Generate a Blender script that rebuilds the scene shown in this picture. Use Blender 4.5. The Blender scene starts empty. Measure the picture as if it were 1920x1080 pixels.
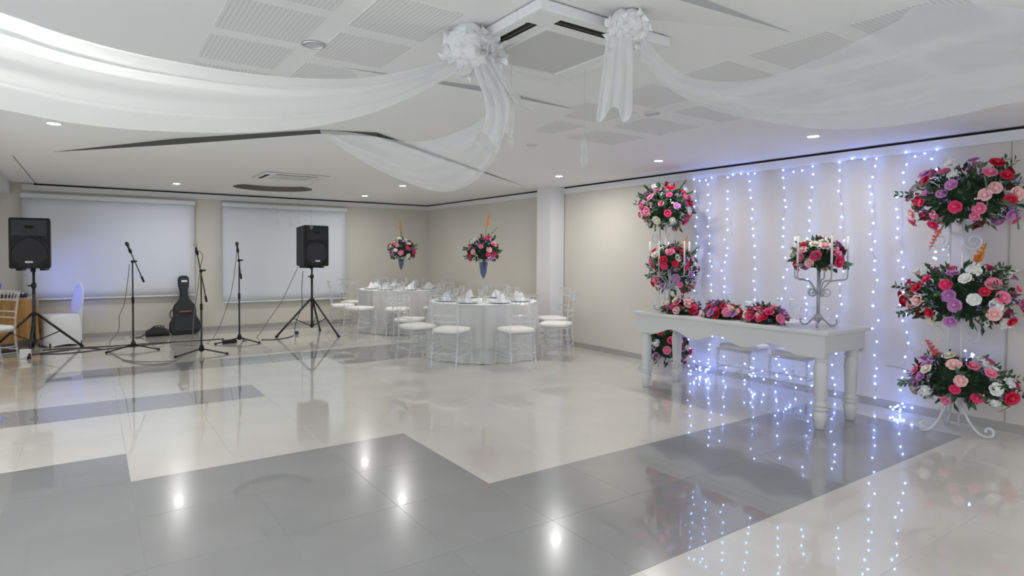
import bpy, bmesh, math, random
from mathutils import Vector, Matrix

random.seed(7)
sc = bpy.context.scene
COL = sc.collection
PI = math.pi

# ------------------------------------------------------------------ camera
FPX, CYP, YAW, PITCH, ROLL = 1136.93, 503.24, 0.607086, -0.0249039, 0.00650412
CAM = Vector((0, 0, 1.42))
_f = Vector((math.sin(YAW) * math.cos(PITCH), math.cos(YAW) * math.cos(PITCH), math.sin(PITCH)))
_r0 = Vector((math.cos(YAW), -math.sin(YAW), 0)); _u0 = _r0.cross(_f)
_r = _r0 * math.cos(ROLL) + _u0 * math.sin(ROLL)
_u = -_r0 * math.sin(ROLL) + _u0 * math.cos(ROLL)
cd = bpy.data.cameras.new('camera'); cam = bpy.data.objects.new('camera', cd); COL.objects.link(cam)
m3 = Matrix((_r, _u, -_f)).transposed()
cam.matrix_world = Matrix.Translation(CAM) @ m3.to_4x4()
cd.sensor_width = 36; cd.lens = FPX / 1920 * 36; cd.shift_y = (CYP - 540) / 1920
cd.clip_start = 0.05; cd.clip_end = 100
sc.camera = cam

def ray(x, y): return _f + _r * ((x - 960) / FPX) - _u * ((y - CYP) / FPX)
def on_z(x, y, z=0.0): d = ray(x, y); return CAM + d * ((z - CAM.z) / d.z)
def on_x(x, y, X): d = ray(x, y); return CAM + d * (X / d.x)
def on_y(x, y, Y): d = ray(x, y); return CAM + d * (Y / d.y)

# ------------------------------------------------------------------ world, exposure
w = bpy.data.worlds.new('world'); sc.world = w; w.use_nodes = True
w.node_tree.nodes['Background'].inputs[0].default_value = (0.75, 0.82, 0.95, 1)
w.node_tree.nodes['Background'].inputs[1].default_value = 0.6
vs = sc.view_settings
vs.view_transform = 'Standard'; vs.look = 'None'; vs.gamma = 1; vs.use_curve_mapping = False
vs.exposure = 1.45
sc.cycles.use_light_tree = False
sc.cycles.transparent_max_bounces = 32
sc.cycles.sample_clamp_indirect = 4.0
sc.cycles.max_bounces = 7; sc.cycles.diffuse_bounces = 4; sc.cycles.glossy_bounces = 3; sc.cycles.transmission_bounces = 3
sc.cycles.use_adaptive_sampling = True; sc.cycles.adaptive_threshold = 0.03
LAMP = 315.0       # emission of a lit downlight disc

# daylight through the left window row, plus added fill at an unseen rear opening
def daylight(name, loc, rot, sx, sy, power):
    l = bpy.data.lights.new(name, 'AREA'); l.shape = 'RECTANGLE'; l.size = sx; l.size_y = sy; l.energy = power; l.color = (0.86, 0.93, 1.0)
    o = bpy.data.objects.new(name, l); COL.objects.link(o); o.location = loc; o.rotation_euler = rot
    return o
daylight('daylight_left', (-2.82, 2.0, 1.375), (0, -math.pi / 2, 0), 1.6, 8.7, 18)
daylight('rear_fill', (1.8, -3.12, 1.375), (math.pi / 2, 0, 0), 7.1, 1.6, 2.5)  # fill light added behind the viewer, no known window there

# ------------------------------------------------------------------ materials
MAT = {}
def mat(name, col=(0.8, 0.8, 0.8), rough=0.5, metal=0.0, spec=0.5, emit=None, es=0.0, coat=0.0, noise=None, bump=None, alpha=None, sheen=0):
    m = bpy.data.materials.new(name); m.use_nodes = True
    nt = m.node_tree; b = nt.nodes['Principled BSDF']
    b.inputs['Base Color'].default_value = (*col, 1); b.inputs['Roughness'].default_value = rough
    b.inputs['Metallic'].default_value = metal; b.inputs['Specular IOR Level'].default_value = spec
    if coat:
        b.inputs['Coat Weight'].default_value = coat; b.inputs['Coat Roughness'].default_value = 0.025
    if sheen: b.inputs['Sheen Weight'].default_value = sheen
    if emit:
        b.inputs['Emission Color'].default_value = (*emit, 1); b.inputs['Emission Strength'].default_value = es
    if noise:                      # (scale, amount)
        tc = nt.nodes.new('ShaderNodeTexCoord')
        n = nt.nodes.new('ShaderNodeTexNoise'); n.inputs['Scale'].default_value = noise[0]; n.inputs['Detail'].default_value = 5
        nt.links.new(tc.outputs['Object'], n.inputs['Vector'])
        r = nt.nodes.new('ShaderNodeValToRGB')
        a = noise[1]
        r.color_ramp.elements[0].position = 0.3; r.color_ramp.elements[1].position = 0.7
        r.color_ramp.elements[0].color = (*[max(0, c * (1 - a)) for c in col], 1)
        r.color_ramp.elements[1].color = (*[min(1, c * (1 + a)) for c in col], 1)
        nt.links.new(n.outputs['Fac'], r.inputs['Fac']); nt.links.new(r.outputs['Color'], b.inputs['Base Color'])
    if bump:                       # (scale, strength)
        tc = nt.nodes.new('ShaderNodeTexCoord')
        n = nt.nodes.new('ShaderNodeTexNoise'); n.inputs['Scale'].default_value = bump[0]; n.inputs['Detail'].default_value = 4
        nt.links.new(tc.outputs['Object'], n.inputs['Vector'])
        bp = nt.nodes.new('ShaderNodeBump'); bp.inputs['Strength'].default_value = bump[1]; bp.inputs['Distance'].default_value = 0.01
        nt.links.new(n.outputs['Fac'], bp.inputs['Height']); nt.links.new(bp.outputs['Normal'], b.inputs['Normal'])
    MAT[name] = m
    return m

def sheer(name, col, transp, trans_share=0.5):
    m = bpy.data.materials.new(name); m.use_nodes = True; nt = m.node_tree; nt.nodes.clear()
    o = nt.nodes.new('ShaderNodeOutputMaterial')
    d = nt.nodes.new('ShaderNodeBsdfDiffuse'); d.inputs[0].default_value = (*col, 1)
    t = nt.nodes.new('ShaderNodeBsdfTranslucent'); t.inputs[0].default_value = (*col, 1)
    mx = nt.nodes.new('ShaderNodeMixShader'); mx.inputs[0].default_value = trans_share
    nt.links.new(d.outputs[0], mx.inputs[1]); nt.links.new(t.outputs[0], mx.inputs[2])
    tr = nt.nodes.new('ShaderNodeBsdfTransparent'); tr.inputs[0].default_value = (1, 1, 1, 1)
    # a woven sheer turns denser where seen edge-on
    lw = nt.nodes.new('ShaderNodeLayerWeight'); lw.inputs[0].default_value = 0.35
    mr = nt.nodes.new('ShaderNodeMapRange'); mr.inputs[3].default_value = transp; mr.inputs[4].default_value = transp * 0.35
    nt.links.new(lw.outputs['Facing'], mr.inputs[0])
    m2 = nt.nodes.new('ShaderNodeMixShader')
    nt.links.new(mr.outputs[0], m2.inputs[0]); nt.links.new(mx.outputs[0], m2.inputs[1]); nt.links.new(tr.outputs[0], m2.inputs[2])
    nt.links.new(m2.outputs[0], o.inputs[0]); MAT[name] = m
    return m

def acrylic(name, col, base, edge):
    m = bpy.data.materials.new(name); m.use_nodes = True; nt = m.node_tree; nt.nodes.clear()
    o = nt.nodes.new('ShaderNodeOutputMaterial')
    tr = nt.nodes.new('ShaderNodeBsdfTransparent'); tr.inputs[0].default_value = (*col, 1)
    g = nt.nodes.new('ShaderNodeBsdfGlossy'); g.inputs[0].default_value = (1, 1, 1, 1); g.inputs['Roughness'].default_value = 0.06
    d = nt.nodes.new('ShaderNodeBsdfDiffuse'); d.inputs[0].default_value = (0.9, 0.9, 0.9, 1)
    gd = nt.nodes.new('ShaderNodeMixShader'); gd.inputs[0].default_value = 0.5
    nt.links.new(g.outputs[0], gd.inputs[1]); nt.links.new(d.outputs[0], gd.inputs[2])
    lw = nt.nodes.new('ShaderNodeLayerWeight'); lw.inputs[0].default_value = 0.5
    mr = nt.nodes.new('ShaderNodeMapRange'); mr.inputs[3].default_value = base; mr.inputs[4].default_value = edge
    nt.links.new(lw.outputs['Facing'], mr.inputs[0])
    mx = nt.nodes.new('ShaderNodeMixShader')
    nt.links.new(mr.outputs[0], mx.inputs[0]); nt.links.new(tr.outputs[0], mx.inputs[1]); nt.links.new(gd.outputs[0], mx.inputs[2])
    nt.links.new(mx.outputs[0], o.inputs[0]); MAT[name] = m
    return m

def perforated(name, col, hole, scale):
    m = bpy.data.materials.new(name); m.use_nodes = True; nt = m.node_tree; b = nt.nodes['Principled BSDF']
    b.inputs['Roughness'].default_value = 0.8
    tc = nt.nodes.new('ShaderNodeTexCoord')
    mp = nt.nodes.new('ShaderNodeVectorMath'); mp.operation = 'SCALE'; mp.inputs['Scale'].default_value = scale
    nt.links.new(tc.outputs['Object'], mp.inputs[0])
    fr = nt.nodes.new('ShaderNodeVectorMath'); fr.operation = 'FRACTION'; nt.links.new(mp.outputs[0], fr.inputs[0])
    sb = nt.nodes.new('ShaderNodeVectorMath'); sb.operation = 'SUBTRACT'; sb.inputs[1].default_value = (0.5, 0.5, 0)
    nt.links.new(fr.outputs[0], sb.inputs[0])
    ml = nt.nodes.new('ShaderNodeVectorMath'); ml.operation = 'MULTIPLY'; ml.inputs[1].default_value = (1, 1, 0); nt.links.new(sb.outputs[0], ml.inputs[0])
    ln = nt.nodes.new('ShaderNodeVectorMath'); ln.operation = 'LENGTH'; nt.links.new(ml.outputs[0], ln.inputs[0])
    lt = nt.nodes.new('ShaderNodeMath'); lt.operation = 'LESS_THAN'; lt.inputs[1].default_value = 0.27
    nt.links.new(ln.outputs['Value'], lt.inputs[0])
    mx = nt.nodes.new('ShaderNodeMix'); mx.data_type = 'RGBA'
    mx.inputs[6].default_value = (*col, 1); mx.inputs[7].default_value = (*hole, 1)
    nt.links.new(lt.outputs[0], mx.inputs[0]); nt.links.new(mx.outputs[2], b.inputs['Base Color']); MAT[name] = m
    return m

mat('wall_paint', (0.675, 0.645, 0.575), 0.75, noise=(1.5, 0.02), spec=0.2)
mat('white_paint', (0.80, 0.80, 0.80), 0.7, spec=0.2)
mat('ceiling_paint', (0.86, 0.86, 0.845), 0.8, spec=0.15)
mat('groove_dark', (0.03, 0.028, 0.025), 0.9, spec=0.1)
mat('riser_shade_grey', (0.45, 0.445, 0.44), 0.9, spec=0.1)  # shade of the smaller fold risers, put into the colour
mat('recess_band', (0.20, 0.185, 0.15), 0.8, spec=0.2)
mat('riser_shade_vane', (0.10, 0.097, 0.09), 0.9, spec=0.1)  # shade of the large fold's risers put into the colour; also dark vanes
mat('tile_light', (0.72, 0.70, 0.64), 0.19, spec=0.4, noise=(2.2, 0.03), coat=1.0)
mat('tile_grey', (0.305, 0.305, 0.31), 0.20, spec=0.45, noise=(2.2, 0.05), coat=1.0)
mat('grout', (0.42, 0.41, 0.39), 0.7)
mat('skirting', (0.40, 0.385, 0.36), 0.35)
mat('screen_cloth', (0.73, 0.77, 0.82), 0.8, spec=0.2)
mat('screen_case', (0.74, 0.75, 0.77), 0.5)
mat('black_plastic', (0.014, 0.014, 0.016), 0.5, spec=0.3, bump=(260, 0.15))
mat('black_metal', (0.016, 0.016, 0.017), 0.35)
mat('speaker_grille', (0.022, 0.023, 0.03), 0.5, bump=(420, 0.5))
mat('horn_dark', (0.020, 0.021, 0.027), 0.35, spec=0.35)
mat('badge', (0.75, 0.75, 0.75), 0.4)
mat('mic_head', (0.55, 0.55, 0.57), 0.3, metal=0.9, bump=(500, 0.4))
mat('mic_black', (0.02, 0.02, 0.02), 0.4)
mat('cable', (0.025, 0.025, 0.027), 0.5)
mat('cable_grey', (0.16, 0.16, 0.16), 0.5)
mat('case_cloth', (0.028, 0.030, 0.034), 0.75, bump=(180, 0.35))
mat('case_handle', (0.40, 0.10, 0.055), 0.6)
mat('bag_cloth', (0.022, 0.022, 0.023), 0.7, bump=(60, 0.4))
mat('gold_cloth', (0.40, 0.21, 0.06), 0.42, sheen=0.4)
mat('white_cloth', (0.84, 0.85, 0.88), 0.8, spec=0.2)
mat('cushion_cloth', (0.88, 0.87, 0.83), 0.7, spec=0.2)
mat('table_paint', (0.70, 0.705, 0.69), 0.35)
mat('iron_white', (0.72, 0.72, 0.74), 0.4)
mat('iron_silver', (0.42, 0.43, 0.46), 0.35, metal=0.4)
mat('candle_wax', (0.88, 0.87, 0.85), 0.5)
mat('leaf', (0.022, 0.070, 0.022), 0.5, noise=(14, 0.5))
mat('leaf_pale', (0.10, 0.18, 0.12), 0.55, noise=(14, 0.3))
mat('stem', (0.12, 0.22, 0.05), 0.5)
mat('foam', (0.012, 0.035, 0.014), 0.9)
mat('rose_red', (0.62, 0.006, 0.045), 0.55)
mat('rose_hot', (0.80, 0.035, 0.16), 0.55)
mat('rose_pink', (0.86, 0.21, 0.36), 0.55)
mat('rose_blush', (0.88, 0.50, 0.50), 0.55)
mat('rose_mauve', (0.56, 0.22, 0.52), 0.55)
mat('rose_cream', (0.87, 0.83, 0.68), 0.55)
mat('rose_white', (0.86, 0.86, 0.83), 0.55)
mat('filler_violet', (0.27, 0.18, 0.52), 0.6)
mat('petal_orange', (0.90, 0.30, 0.05), 0.5)
mat('petal_coral', (0.85, 0.22, 0.20), 0.5)
mat('petal_lily', (0.85, 0.85, 0.80), 0.5)
mat('vase_teal', (0.008, 0.060, 0.085), 0.25)
mat('vase_blue', (0.020, 0.055, 0.20), 0.25)
mat('ac_plastic', (0.80, 0.80, 0.79), 0.45)
mat('ac_grille', (0.62, 0.62, 0.61), 0.6, bump=(200, 0.2))
mat('chrome', (0.75, 0.75, 0.77), 0.15, metal=1.0)
mat('lamp_lit', (1, 1, 1), 0.5, emit=(1.0, 0.985, 0.945), es=LAMP)
mat('lamp_dim', (1, 1, 1), 0.5, emit=(1.0, 0.985, 0.945), es=LAMP * 0.6)      # the dimmed pair over the console table
mat('lamp_off', (0.62, 0.62, 0.65), 0.2)
mat('bulb', (0.8, 0.85, 1), 0.4, emit=(0.20, 0.32, 1.0), es=9.5)
MAT['bulb'].cycles.emission_sampling = 'NONE'
mat('wire', (0.62, 0.63, 0.66), 0.5)
mat('stage_blue', (0.1, 0.1, 0.9), 0.4, emit=(0.08, 0.12, 1.0), es=6)
mat('dark_wood', (0.06, 0.045, 0.035), 0.5)
mat('plate_glass', (0.78, 0.82, 0.82), 0.15)
sheer('tulle', (0.90, 0.91, 0.90), 0.42)
sheer('tulle_thin', (0.90, 0.91, 0.92), 0.70)
sheer('tulle_dense', (0.97, 0.97, 0.955), 0.10, 0.2)
sheer('organza', (0.96, 0.96, 0.96), 0.30, 0.25)
acrylic('acrylic', (0.95, 0.96, 0.96), 0.15, 0.62)
acrylic('glass', (0.96, 0.97, 0.97), 0.05, 0.55)
perforated('perforated_panel', (0.79, 0.79, 0.78), (0.60, 0.60, 0.59), 48.0)

# ------------------------------------------------------------------ mesh builder
class MB:
    def __init__(s): s.v = []; s.f = []; s.sm = []; s.mi = []
    def add(s, vs_, fs, smooth=False, mi=0):
        k = len(s.v); s.v.extend([tuple(v) for v in vs_])
        for q in fs: s.f.append([i + k for i in q]); s.sm.append(smooth); s.mi.append(mi)
        return s
    def box(s, x0, x1, y0, y1, z0, z1, mi=0):
        return s.add([(x0, y0, z0), (x1, y0, z0), (x1, y1, z0), (x0, y1, z0), (x0, y0, z1), (x1, y0, z1), (x1, y1, z1), (x0, y1, z1)],
                     [(0, 3, 2, 1), (4, 5, 6, 7), (0, 1, 5, 4), (1, 2, 6, 5), (2, 3, 7, 6), (3, 0, 4, 7)], False, mi)
    def tube(s, pts, r, n=8, cap=True, mi=0):
        pts = [Vector(p) for p in pts]; k = len(pts)
        rs = r if isinstance(r, (list, tuple)) else [r] * k
        V = []; F = []
        up = Vector((0, 0, 1))
        t0 = (pts[1] - pts[0]).normalized()
        a = t0.cross(up)
        if a.length < 1e-3: a = t0.cross(Vector((1, 0, 0)))
        a.normalize()
        for i, p in enumerate(pts):
            t = (pts[min(i + 1, k - 1)] - pts[max(i - 1, 0)])
            t = t.normalized() if t.length > 1e-9 else t0
            a = (a - t * a.dot(t))
            a = a.normalized() if a.length > 1e-6 else t.orthogonal().normalized()
            b = t.cross(a)
            for j in range(n):
                q = 2 * PI * j / n; V.append(p + (a * math.cos(q) + b * math.sin(q)) * rs[i])
        for i in range(k - 1):
            for j in range(n):
                j2 = (j + 1) % n; F.append((i * n + j, i * n + j2, (i + 1) * n + j2, (i + 1) * n + j))
        if cap: F.append(tuple(range(n - 1, -1, -1))); F.append(tuple((k - 1) * n + j for j in range(n)))
        return s.add(V, F, True, mi)
    def lathe(s, prof, n=16, c=(0, 0, 0), mi=0, cap=True):     # prof: (r, z)
        V = []; F = []; k = len(prof)
        for r, z in prof:
            for j in range(n):
                q = 2 * PI * j / n; V.append((c[0] + r * math.cos(q), c[1] + r * math.sin(q), c[2] + z))
        for i in range(k - 1):
            for j in range(n):
                j2 = (j + 1) % n; F.append((i * n + j, i * n + j2, (i + 1) * n + j2, (i + 1) * n + j))
        if cap:
            F.append(tuple(range(n - 1, -1, -1))); F.append(tuple((k - 1) * n + j for j in range(n)))
        return s.add(V, F, True, mi)
    def grid(s, rows, smooth=True, mi=0):                        # rows of points
        n = len(rows[0]); V = [p for r in rows for p in r]; F = []
        for i in range(len(rows) - 1):
            for j in range(n - 1): F.append((i * n + j, i * n + j + 1, (i + 1) * n + j + 1, (i + 1) * n + j))
        return s.add(V, F, smooth, mi)
    def ball(s, c, r, n=8, m=5, sq=(1, 1, 1), mi=0):
        prof = [(max(1e-4, math.sin(PI * i / m)) * r, -math.cos(PI * i / m) * r) for i in range(m + 1)]
        k = len(s.v); s.lathe(prof, n, (0, 0, 0), mi)
        for i in range(k, len(s.v)):
            x, y, z = s.v[i]; s.v[i] = (c[0] + x * sq[0], c[1] + y * sq[1], c[2] + z * sq[2])
        return s
    def prism(s, poly, y0, y1, mi=0):                            # poly in xz, extruded in y
        n = len(poly); V = [(x, y0, z) for x, z in poly] + [(x, y1, z) for x, z in poly]
        F = [tuple(range(n)), tuple(range(2 * n - 1, n - 1, -1))]
        for i in range(n): j = (i + 1) % n; F.append((j, i, n + i, n + j))
        return s.add(V, F, False, mi)
    def xf(s, M, start=0):
        for i in range(start, len(s.v)): s.v[i] = tuple(M @ Vector(s.v[i]))
        return s
    def mesh(s, name, mats):
        me = bpy.data.meshes.new(name); me.from_pydata(s.v, [], s.f)
        for m in (mats if isinstance(mats, (list, tuple)) else [mats]): me.materials.append(MAT[m])
        me.polygons.foreach_set('use_smooth', s.sm); me.polygons.foreach_set('material_index', s.mi); me.update()
        return me
    def build(s, name, mats, parent=None, kind=None, label=None):
        o = bpy.data.objects.new(name, s.mesh(name, mats)); COL.objects.link(o); o.parent = parent
        if kind: o['kind'] = kind
        if label: o['label'] = label
        return o

def bevel(o, wd, seg=2):
    m = o.modifiers.new('bevel', 'BEVEL'); m.width = wd; m.segments = seg; m.limit_method = 'ANGLE'; return o
def tag(o, label, cat, group=None, kind=None):
    o['label'] = label
    if cat: o['category'] = cat
    if group: o['group'] = group
    if kind: o['kind'] = kind
    return o
def thing(name, label, cat, loc=(0, 0, 0), rz=0.0, group=None):
    o = bpy.data.objects.new(name, None); COL.objects.link(o); o.location = loc; o.rotation_euler = (0, 0, rz)
    o.empty_display_size = 0.1
    return tag(o, label, cat, group)
def inst(me, name, parent, loc=(0, 0, 0), rot=None, scale=None):
    o = bpy.data.objects.new(name, me); COL.objects.link(o); o.parent = parent; o.location = loc
    if rot is not None:
        if isinstance(rot, (tuple, list)): o.rotation_euler = rot
        else: o.rotation_mode = 'QUATERNION'; o.rotation_quaternion = rot
    if scale: o.scale = scale if isinstance(scale, (tuple, list)) else (scale,) * 3
    return o
KIDS = {}
def kids(o):
    return [c for c in bpy.data.objects if c.parent is o]
def copy_tree(o, tree, loc, rz, label, group=None):
    r = o.copy(); COL.objects.link(r); r.location = loc; r.rotation_euler = (0, 0, rz); r['label'] = label
    if group: r['group'] = group
    for ch, subs in tree:
        c = ch.copy(); COL.objects.link(c); c.parent = r
        for g in subs:
            d = g.copy(); COL.objects.link(d); d.parent = c
    return r
def tree_of(o): return [(c, kids(c)) for c in kids(o)]
def struct(mb, name, m, parent=None):
    o = mb.build(name, m, parent)
    if parent is None: o['kind'] = 'structure'
    return o
def smooth_path(pts, n=6):
    P = [Vector(p) for p in pts]; P = [P[0]] + P + [P[-1]]; out = []
    for i in range(1, len(P) - 2):
        for k in range(n):
            t = k / n; a, b, c, d = P[i - 1], P[i], P[i + 1], P[i + 2]
            out.append(0.5 * ((2 * b) + (c - a) * t + (2 * a - 5 * b + 4 * c - d) * t * t + (3 * b - a - 3 * c + d) * t ** 3))
    out.append(P[-2]); return out

# ------------------------------------------------------------------ room shell
H = 2.455; XR, YB, XL, YN = 6.09, 12.0, -2.7, -3.0
FB, FT = 2.345, 2.43           # cornice bottom / top (dark gap above it)
floor = struct(MB().box(XL, XR, YN, YB, -0.10, -0.0016), 'floor', 'grout')
tag(floor, 'glossy cream and grey tiled floor of the banquet hall', None)
PX, PY, X0, Y0 = 0.605, 0.625, 0.19, 1.87
g = 0.0008
def tile_mesh(m):
    a, b = PX / 2 - g, PY / 2 - g; e = 0.0007
    V = [(-a, -b, -0.01), (a, -b, -0.01), (a, b, -0.01), (-a, b, -0.01), (-a, -b, -e), (a, -b, -e), (a, b, -e), (-a, b, -e),
         (-a + e, -b + e, 0), (a - e, -b + e, 0), (a - e, b - e, 0), (-a + e, b - e, 0)]
    F = [(0, 3, 2, 1), (0, 1, 5, 4), (1, 2, 6, 5), (2, 3, 7, 6), (3, 0, 4, 7), (4, 5, 9, 8), (5, 6, 10, 9), (6, 7, 11, 10), (7, 4, 8, 11), (8, 9, 10, 11)]
    return MB().add(V, F).mesh('tile', m)
T_L, T_G = tile_mesh('tile_light'), tile_mesh('tile_grey')
def is_grey(i, j):
    if j in (0, 1): return i <= 8
    if j in (2, 3): return i <= 2
    if j == 4: return i <= -1
    if j == 7: return i <= 1
    if j == 10: return -1 <= i <= 7
    if j == 9: return 4 <= i <= 7
    return False
rest = MB()
for i in range(-5, 10):
    for j in range(-8, 17):
        cx, cy = X0 + PX * (i + 0.5), Y0 + PY * (j + 0.5)
        if cx - PX / 2 > XR or cy + PY / 2 < YN or cx + PX / 2 < XL or cy - PY / 2 > YB: continue
        seen = (j >= -2 and i >= -3 and not (j < 2 and i < -1) and not (j < 0 and i < 0))
        edge = (cx + PX / 2 > XR or cy + PY / 2 > YB or cy - PY / 2 < YN or cx - PX / 2 < XL)
        if seen and not edge:
            inst(T_G if is_grey(i, j) else T_L, 'tile', floor, (cx, cy, 0))
        else:
            x0, x1, y0, y1 = max(cx - PX / 2 + g, XL), min(cx + PX / 2 - g, XR), max(cy - PY / 2 + g, YN), min(cy + PY / 2 - g, YB)
            if x1 - x0 > 0.01 and y1 - y0 > 0.01:
                rest.box(x0, x1, y0, y1, -0.01, 0, mi=1 if is_grey(i, j) else 0)
o = rest.build('cut_tiles', ['tile_light', 'tile_grey'], floor, kind='stuff')

struct(MB().box(XR, XR + 0.15, YN, YB + 0.15, -0.1, 2.75), 'wall_right', 'wall_paint')['label'] = 'beige painted wall behind the fairy lights'
struct(MB().box(XL - 0.15, XR, YB, YB + 0.15, -0.1, 2.75), 'wall_back', 'wall_paint')['label'] = 'beige painted wall behind the two white screens'
WY0, WY1, WZ0, WZ1 = -2.4, 6.4, 0.55, 2.2          # windows behind the viewer's left
wl = MB().box(XL - 0.15, XL, YN, WY0, -0.1, 2.75).box(XL - 0.15, XL, WY1, YB, -0.1, 2.75).box(XL - 0.15, XL, WY0, WY1, -0.1, WZ0).box(XL - 0.15, XL, WY0, WY1, WZ1, 2.75)
struct(wl, 'wall_left', 'wall_paint')
RX0, RX1 = -1.8, 5.4  # unseen rear opening, added for the fill light
wr = MB().box(XL, RX0, YN - 0.15, YN, -0.1, 2.75).box(RX1, XR, YN - 0.15, YN, -0.1, 2.75).box(RX0, RX1, YN - 0.15, YN, -0.1, WZ0).box(RX0, RX1, YN - 0.15, YN, WZ1, 2.75)
struct(wr, 'wall_rear', 'wall_paint')
for nm, ax in (('window_1', 0), ('rear_fill_frame', 1)):  # the second frame is added around the rear fill light
    mb = MB(); a0, a1 = (WY0, WY1) if ax == 0 else (RX0, RX1); n_ = 6
    for k in range(n_ + 1):
        a = a0 + .03 + (a1 - a0 - .06) * k / n_
        mb.box(XL - .06, XL - .01, a - .03, a + .03, WZ0, WZ1) if ax == 0 else mb.box(a - .03, a + .03, YN - .06, YN - .01, WZ0, WZ1)
    for z in (WZ0 + .03, WZ1 - .03):
        mb.box(XL - .06, XL - .01, a0, a1, z - .03, z + .03) if ax == 0 else mb.box(a0, a1, YN - .06, YN - .01, z - .03, z + .03)
    struct(mb, nm, 'white_paint')
# skirting boards
struct(MB().box(XR - 0.014, XR, YN, YB, 0, 0.072), 'baseboard_right', 'skirting')
struct(MB().box(XL, XR - 0.014, YB - 0.014, YB, 0, 0.072), 'baseboard_back', 'skirting')
# column against the right wall
struct(MB().box(5.81, XR - 0.014, 7.33, 7.68, 0, FB), 'wall_pilaster', 'white_paint')['label'] = 'white square pilaster between the round tables and the fairy-light wall'
# cornices with a gap above, its shadow painted as dark strips
struct(MB().box(XR - 0.035, XR, YN, 7.33, FB, FT), 'trim_1', 'white_paint')
struct(MB().box(XR - 0.035, XR, 7.68, YB - 0.035, FB, FT), 'trim_2', 'white_paint')
struct(MB().box(-0.86, XR, YB - 0.035, YB, FB, FT), 'trim_3', 'white_paint')
struct(MB().box(5.81, XR, 7.33, 7.68, FB, H), 'trim_4', 'white_paint')
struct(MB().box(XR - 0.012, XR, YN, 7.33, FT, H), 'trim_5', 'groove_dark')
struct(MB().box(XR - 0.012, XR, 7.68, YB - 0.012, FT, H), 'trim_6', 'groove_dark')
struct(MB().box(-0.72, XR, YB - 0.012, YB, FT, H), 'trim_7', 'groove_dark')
# dropped beam along the left
struct(MB().box(-1.75, -1.0, YN, YB, 2.28, H), 'trim_8', 'white_paint')
# seam on the right wall
struct(MB().box(XR - 0.006, XR, 1.728, 1.736, 0.072, FB), 'trim_9', 'skirting')

# ------------------------------------------------------------------ ceiling
ce = MB()
CX, CY_, CR = 2.45, 10.35, 0.60       # round recess near the back wall
q = 0.72
gx0, gx1 = -0.705, -0.685             # narrow groove on the left
T = 2.60
ce.box(gx1, XR, YN, CY_ - q, H, T); ce.box(gx1, CX - q, CY_ - q, CY_ + q, H, T); ce.box(CX + q, XR, CY_ - q, CY_ + q, H, T)
ce.box(gx1, XR, CY_ + q, YB, H, T); ce.box(XL, gx0, YN, YB, H, T)
ce.box(gx0, gx1, YN, 7.6, H + 0.0, T); ce.box(gx0, gx1, 8.6, YB, H + 0.03, T)
ce.box(gx0, gx1, 7.6, 8.6, H, T)
n = 48
V = []; F = []
for k in range(n):
    a = 2 * PI * k / n; c_, s_ = math.cos(a), math.sin(a); mxx = max(abs(c_), abs(s_))
    V += [(CX + q * c_ / mxx, CY_ + q * s_ / mxx, H), (CX + CR * c_, CY_ + CR * s_, H), (CX + CR * c_, CY_ + CR * s_, H + 0.085)]
for k in range(n):
    a, b = 3 * k, 3 * ((k + 1) % n); F += [(a, b, b + 1, a + 1)]
F.append(tuple(3 * k + 2 for k in range(n)))
ce.add(V, F)
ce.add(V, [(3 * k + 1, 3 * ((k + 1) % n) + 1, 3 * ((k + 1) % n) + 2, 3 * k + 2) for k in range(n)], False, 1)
ceiling = struct(ce, 'ceiling', ['ceiling_paint', 'recess_band']); ceiling['label'] = 'white plasterboard ceiling with folded triangular panels'
# folded panels dropping from the ceiling
def flap(pts_flat_low, faces, name='folded_panel'):
    """pts: (x, y, drop). edge list is closed with risers up to the ceiling"""
    return MB().add(pts_flat_low, faces)
def folded(name, poly, fan, riser, rm='riser_shade_vane'):
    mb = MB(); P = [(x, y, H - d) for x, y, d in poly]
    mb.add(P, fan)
    for a, b in riser:  # riser faces get a darker colour that imitates shade
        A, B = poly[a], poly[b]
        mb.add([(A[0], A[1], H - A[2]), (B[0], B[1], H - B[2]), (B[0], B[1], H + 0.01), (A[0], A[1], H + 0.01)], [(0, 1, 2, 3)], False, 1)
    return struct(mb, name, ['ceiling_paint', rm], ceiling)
A1 = on_z(112, 283, H); A2 = on_z(330, 271, H); A3 = on_z(596, 250, H); A4 = on_z(905, 324, H); A5 = on_z(972, 346, H)
def low(px, py, d):
    p = on_z(px, py, H - d); return (p.x, p.y, d)
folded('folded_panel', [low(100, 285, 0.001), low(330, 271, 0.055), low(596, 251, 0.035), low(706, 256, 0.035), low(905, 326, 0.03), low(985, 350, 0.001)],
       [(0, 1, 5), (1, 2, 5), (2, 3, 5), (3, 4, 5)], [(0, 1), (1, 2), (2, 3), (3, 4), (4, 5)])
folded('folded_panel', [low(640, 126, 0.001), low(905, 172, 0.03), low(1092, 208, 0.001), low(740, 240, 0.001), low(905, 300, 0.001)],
       [(0, 1, 3), (1, 4, 3), (1, 2, 4)], [(0, 1), (1, 2)], 'riser_shade_grey')
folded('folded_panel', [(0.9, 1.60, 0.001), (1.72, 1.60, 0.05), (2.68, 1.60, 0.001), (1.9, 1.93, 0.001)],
       [(0, 1, 3), (1, 2, 3)], [(0, 1), (1, 2)], 'riser_shade_grey')
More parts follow.
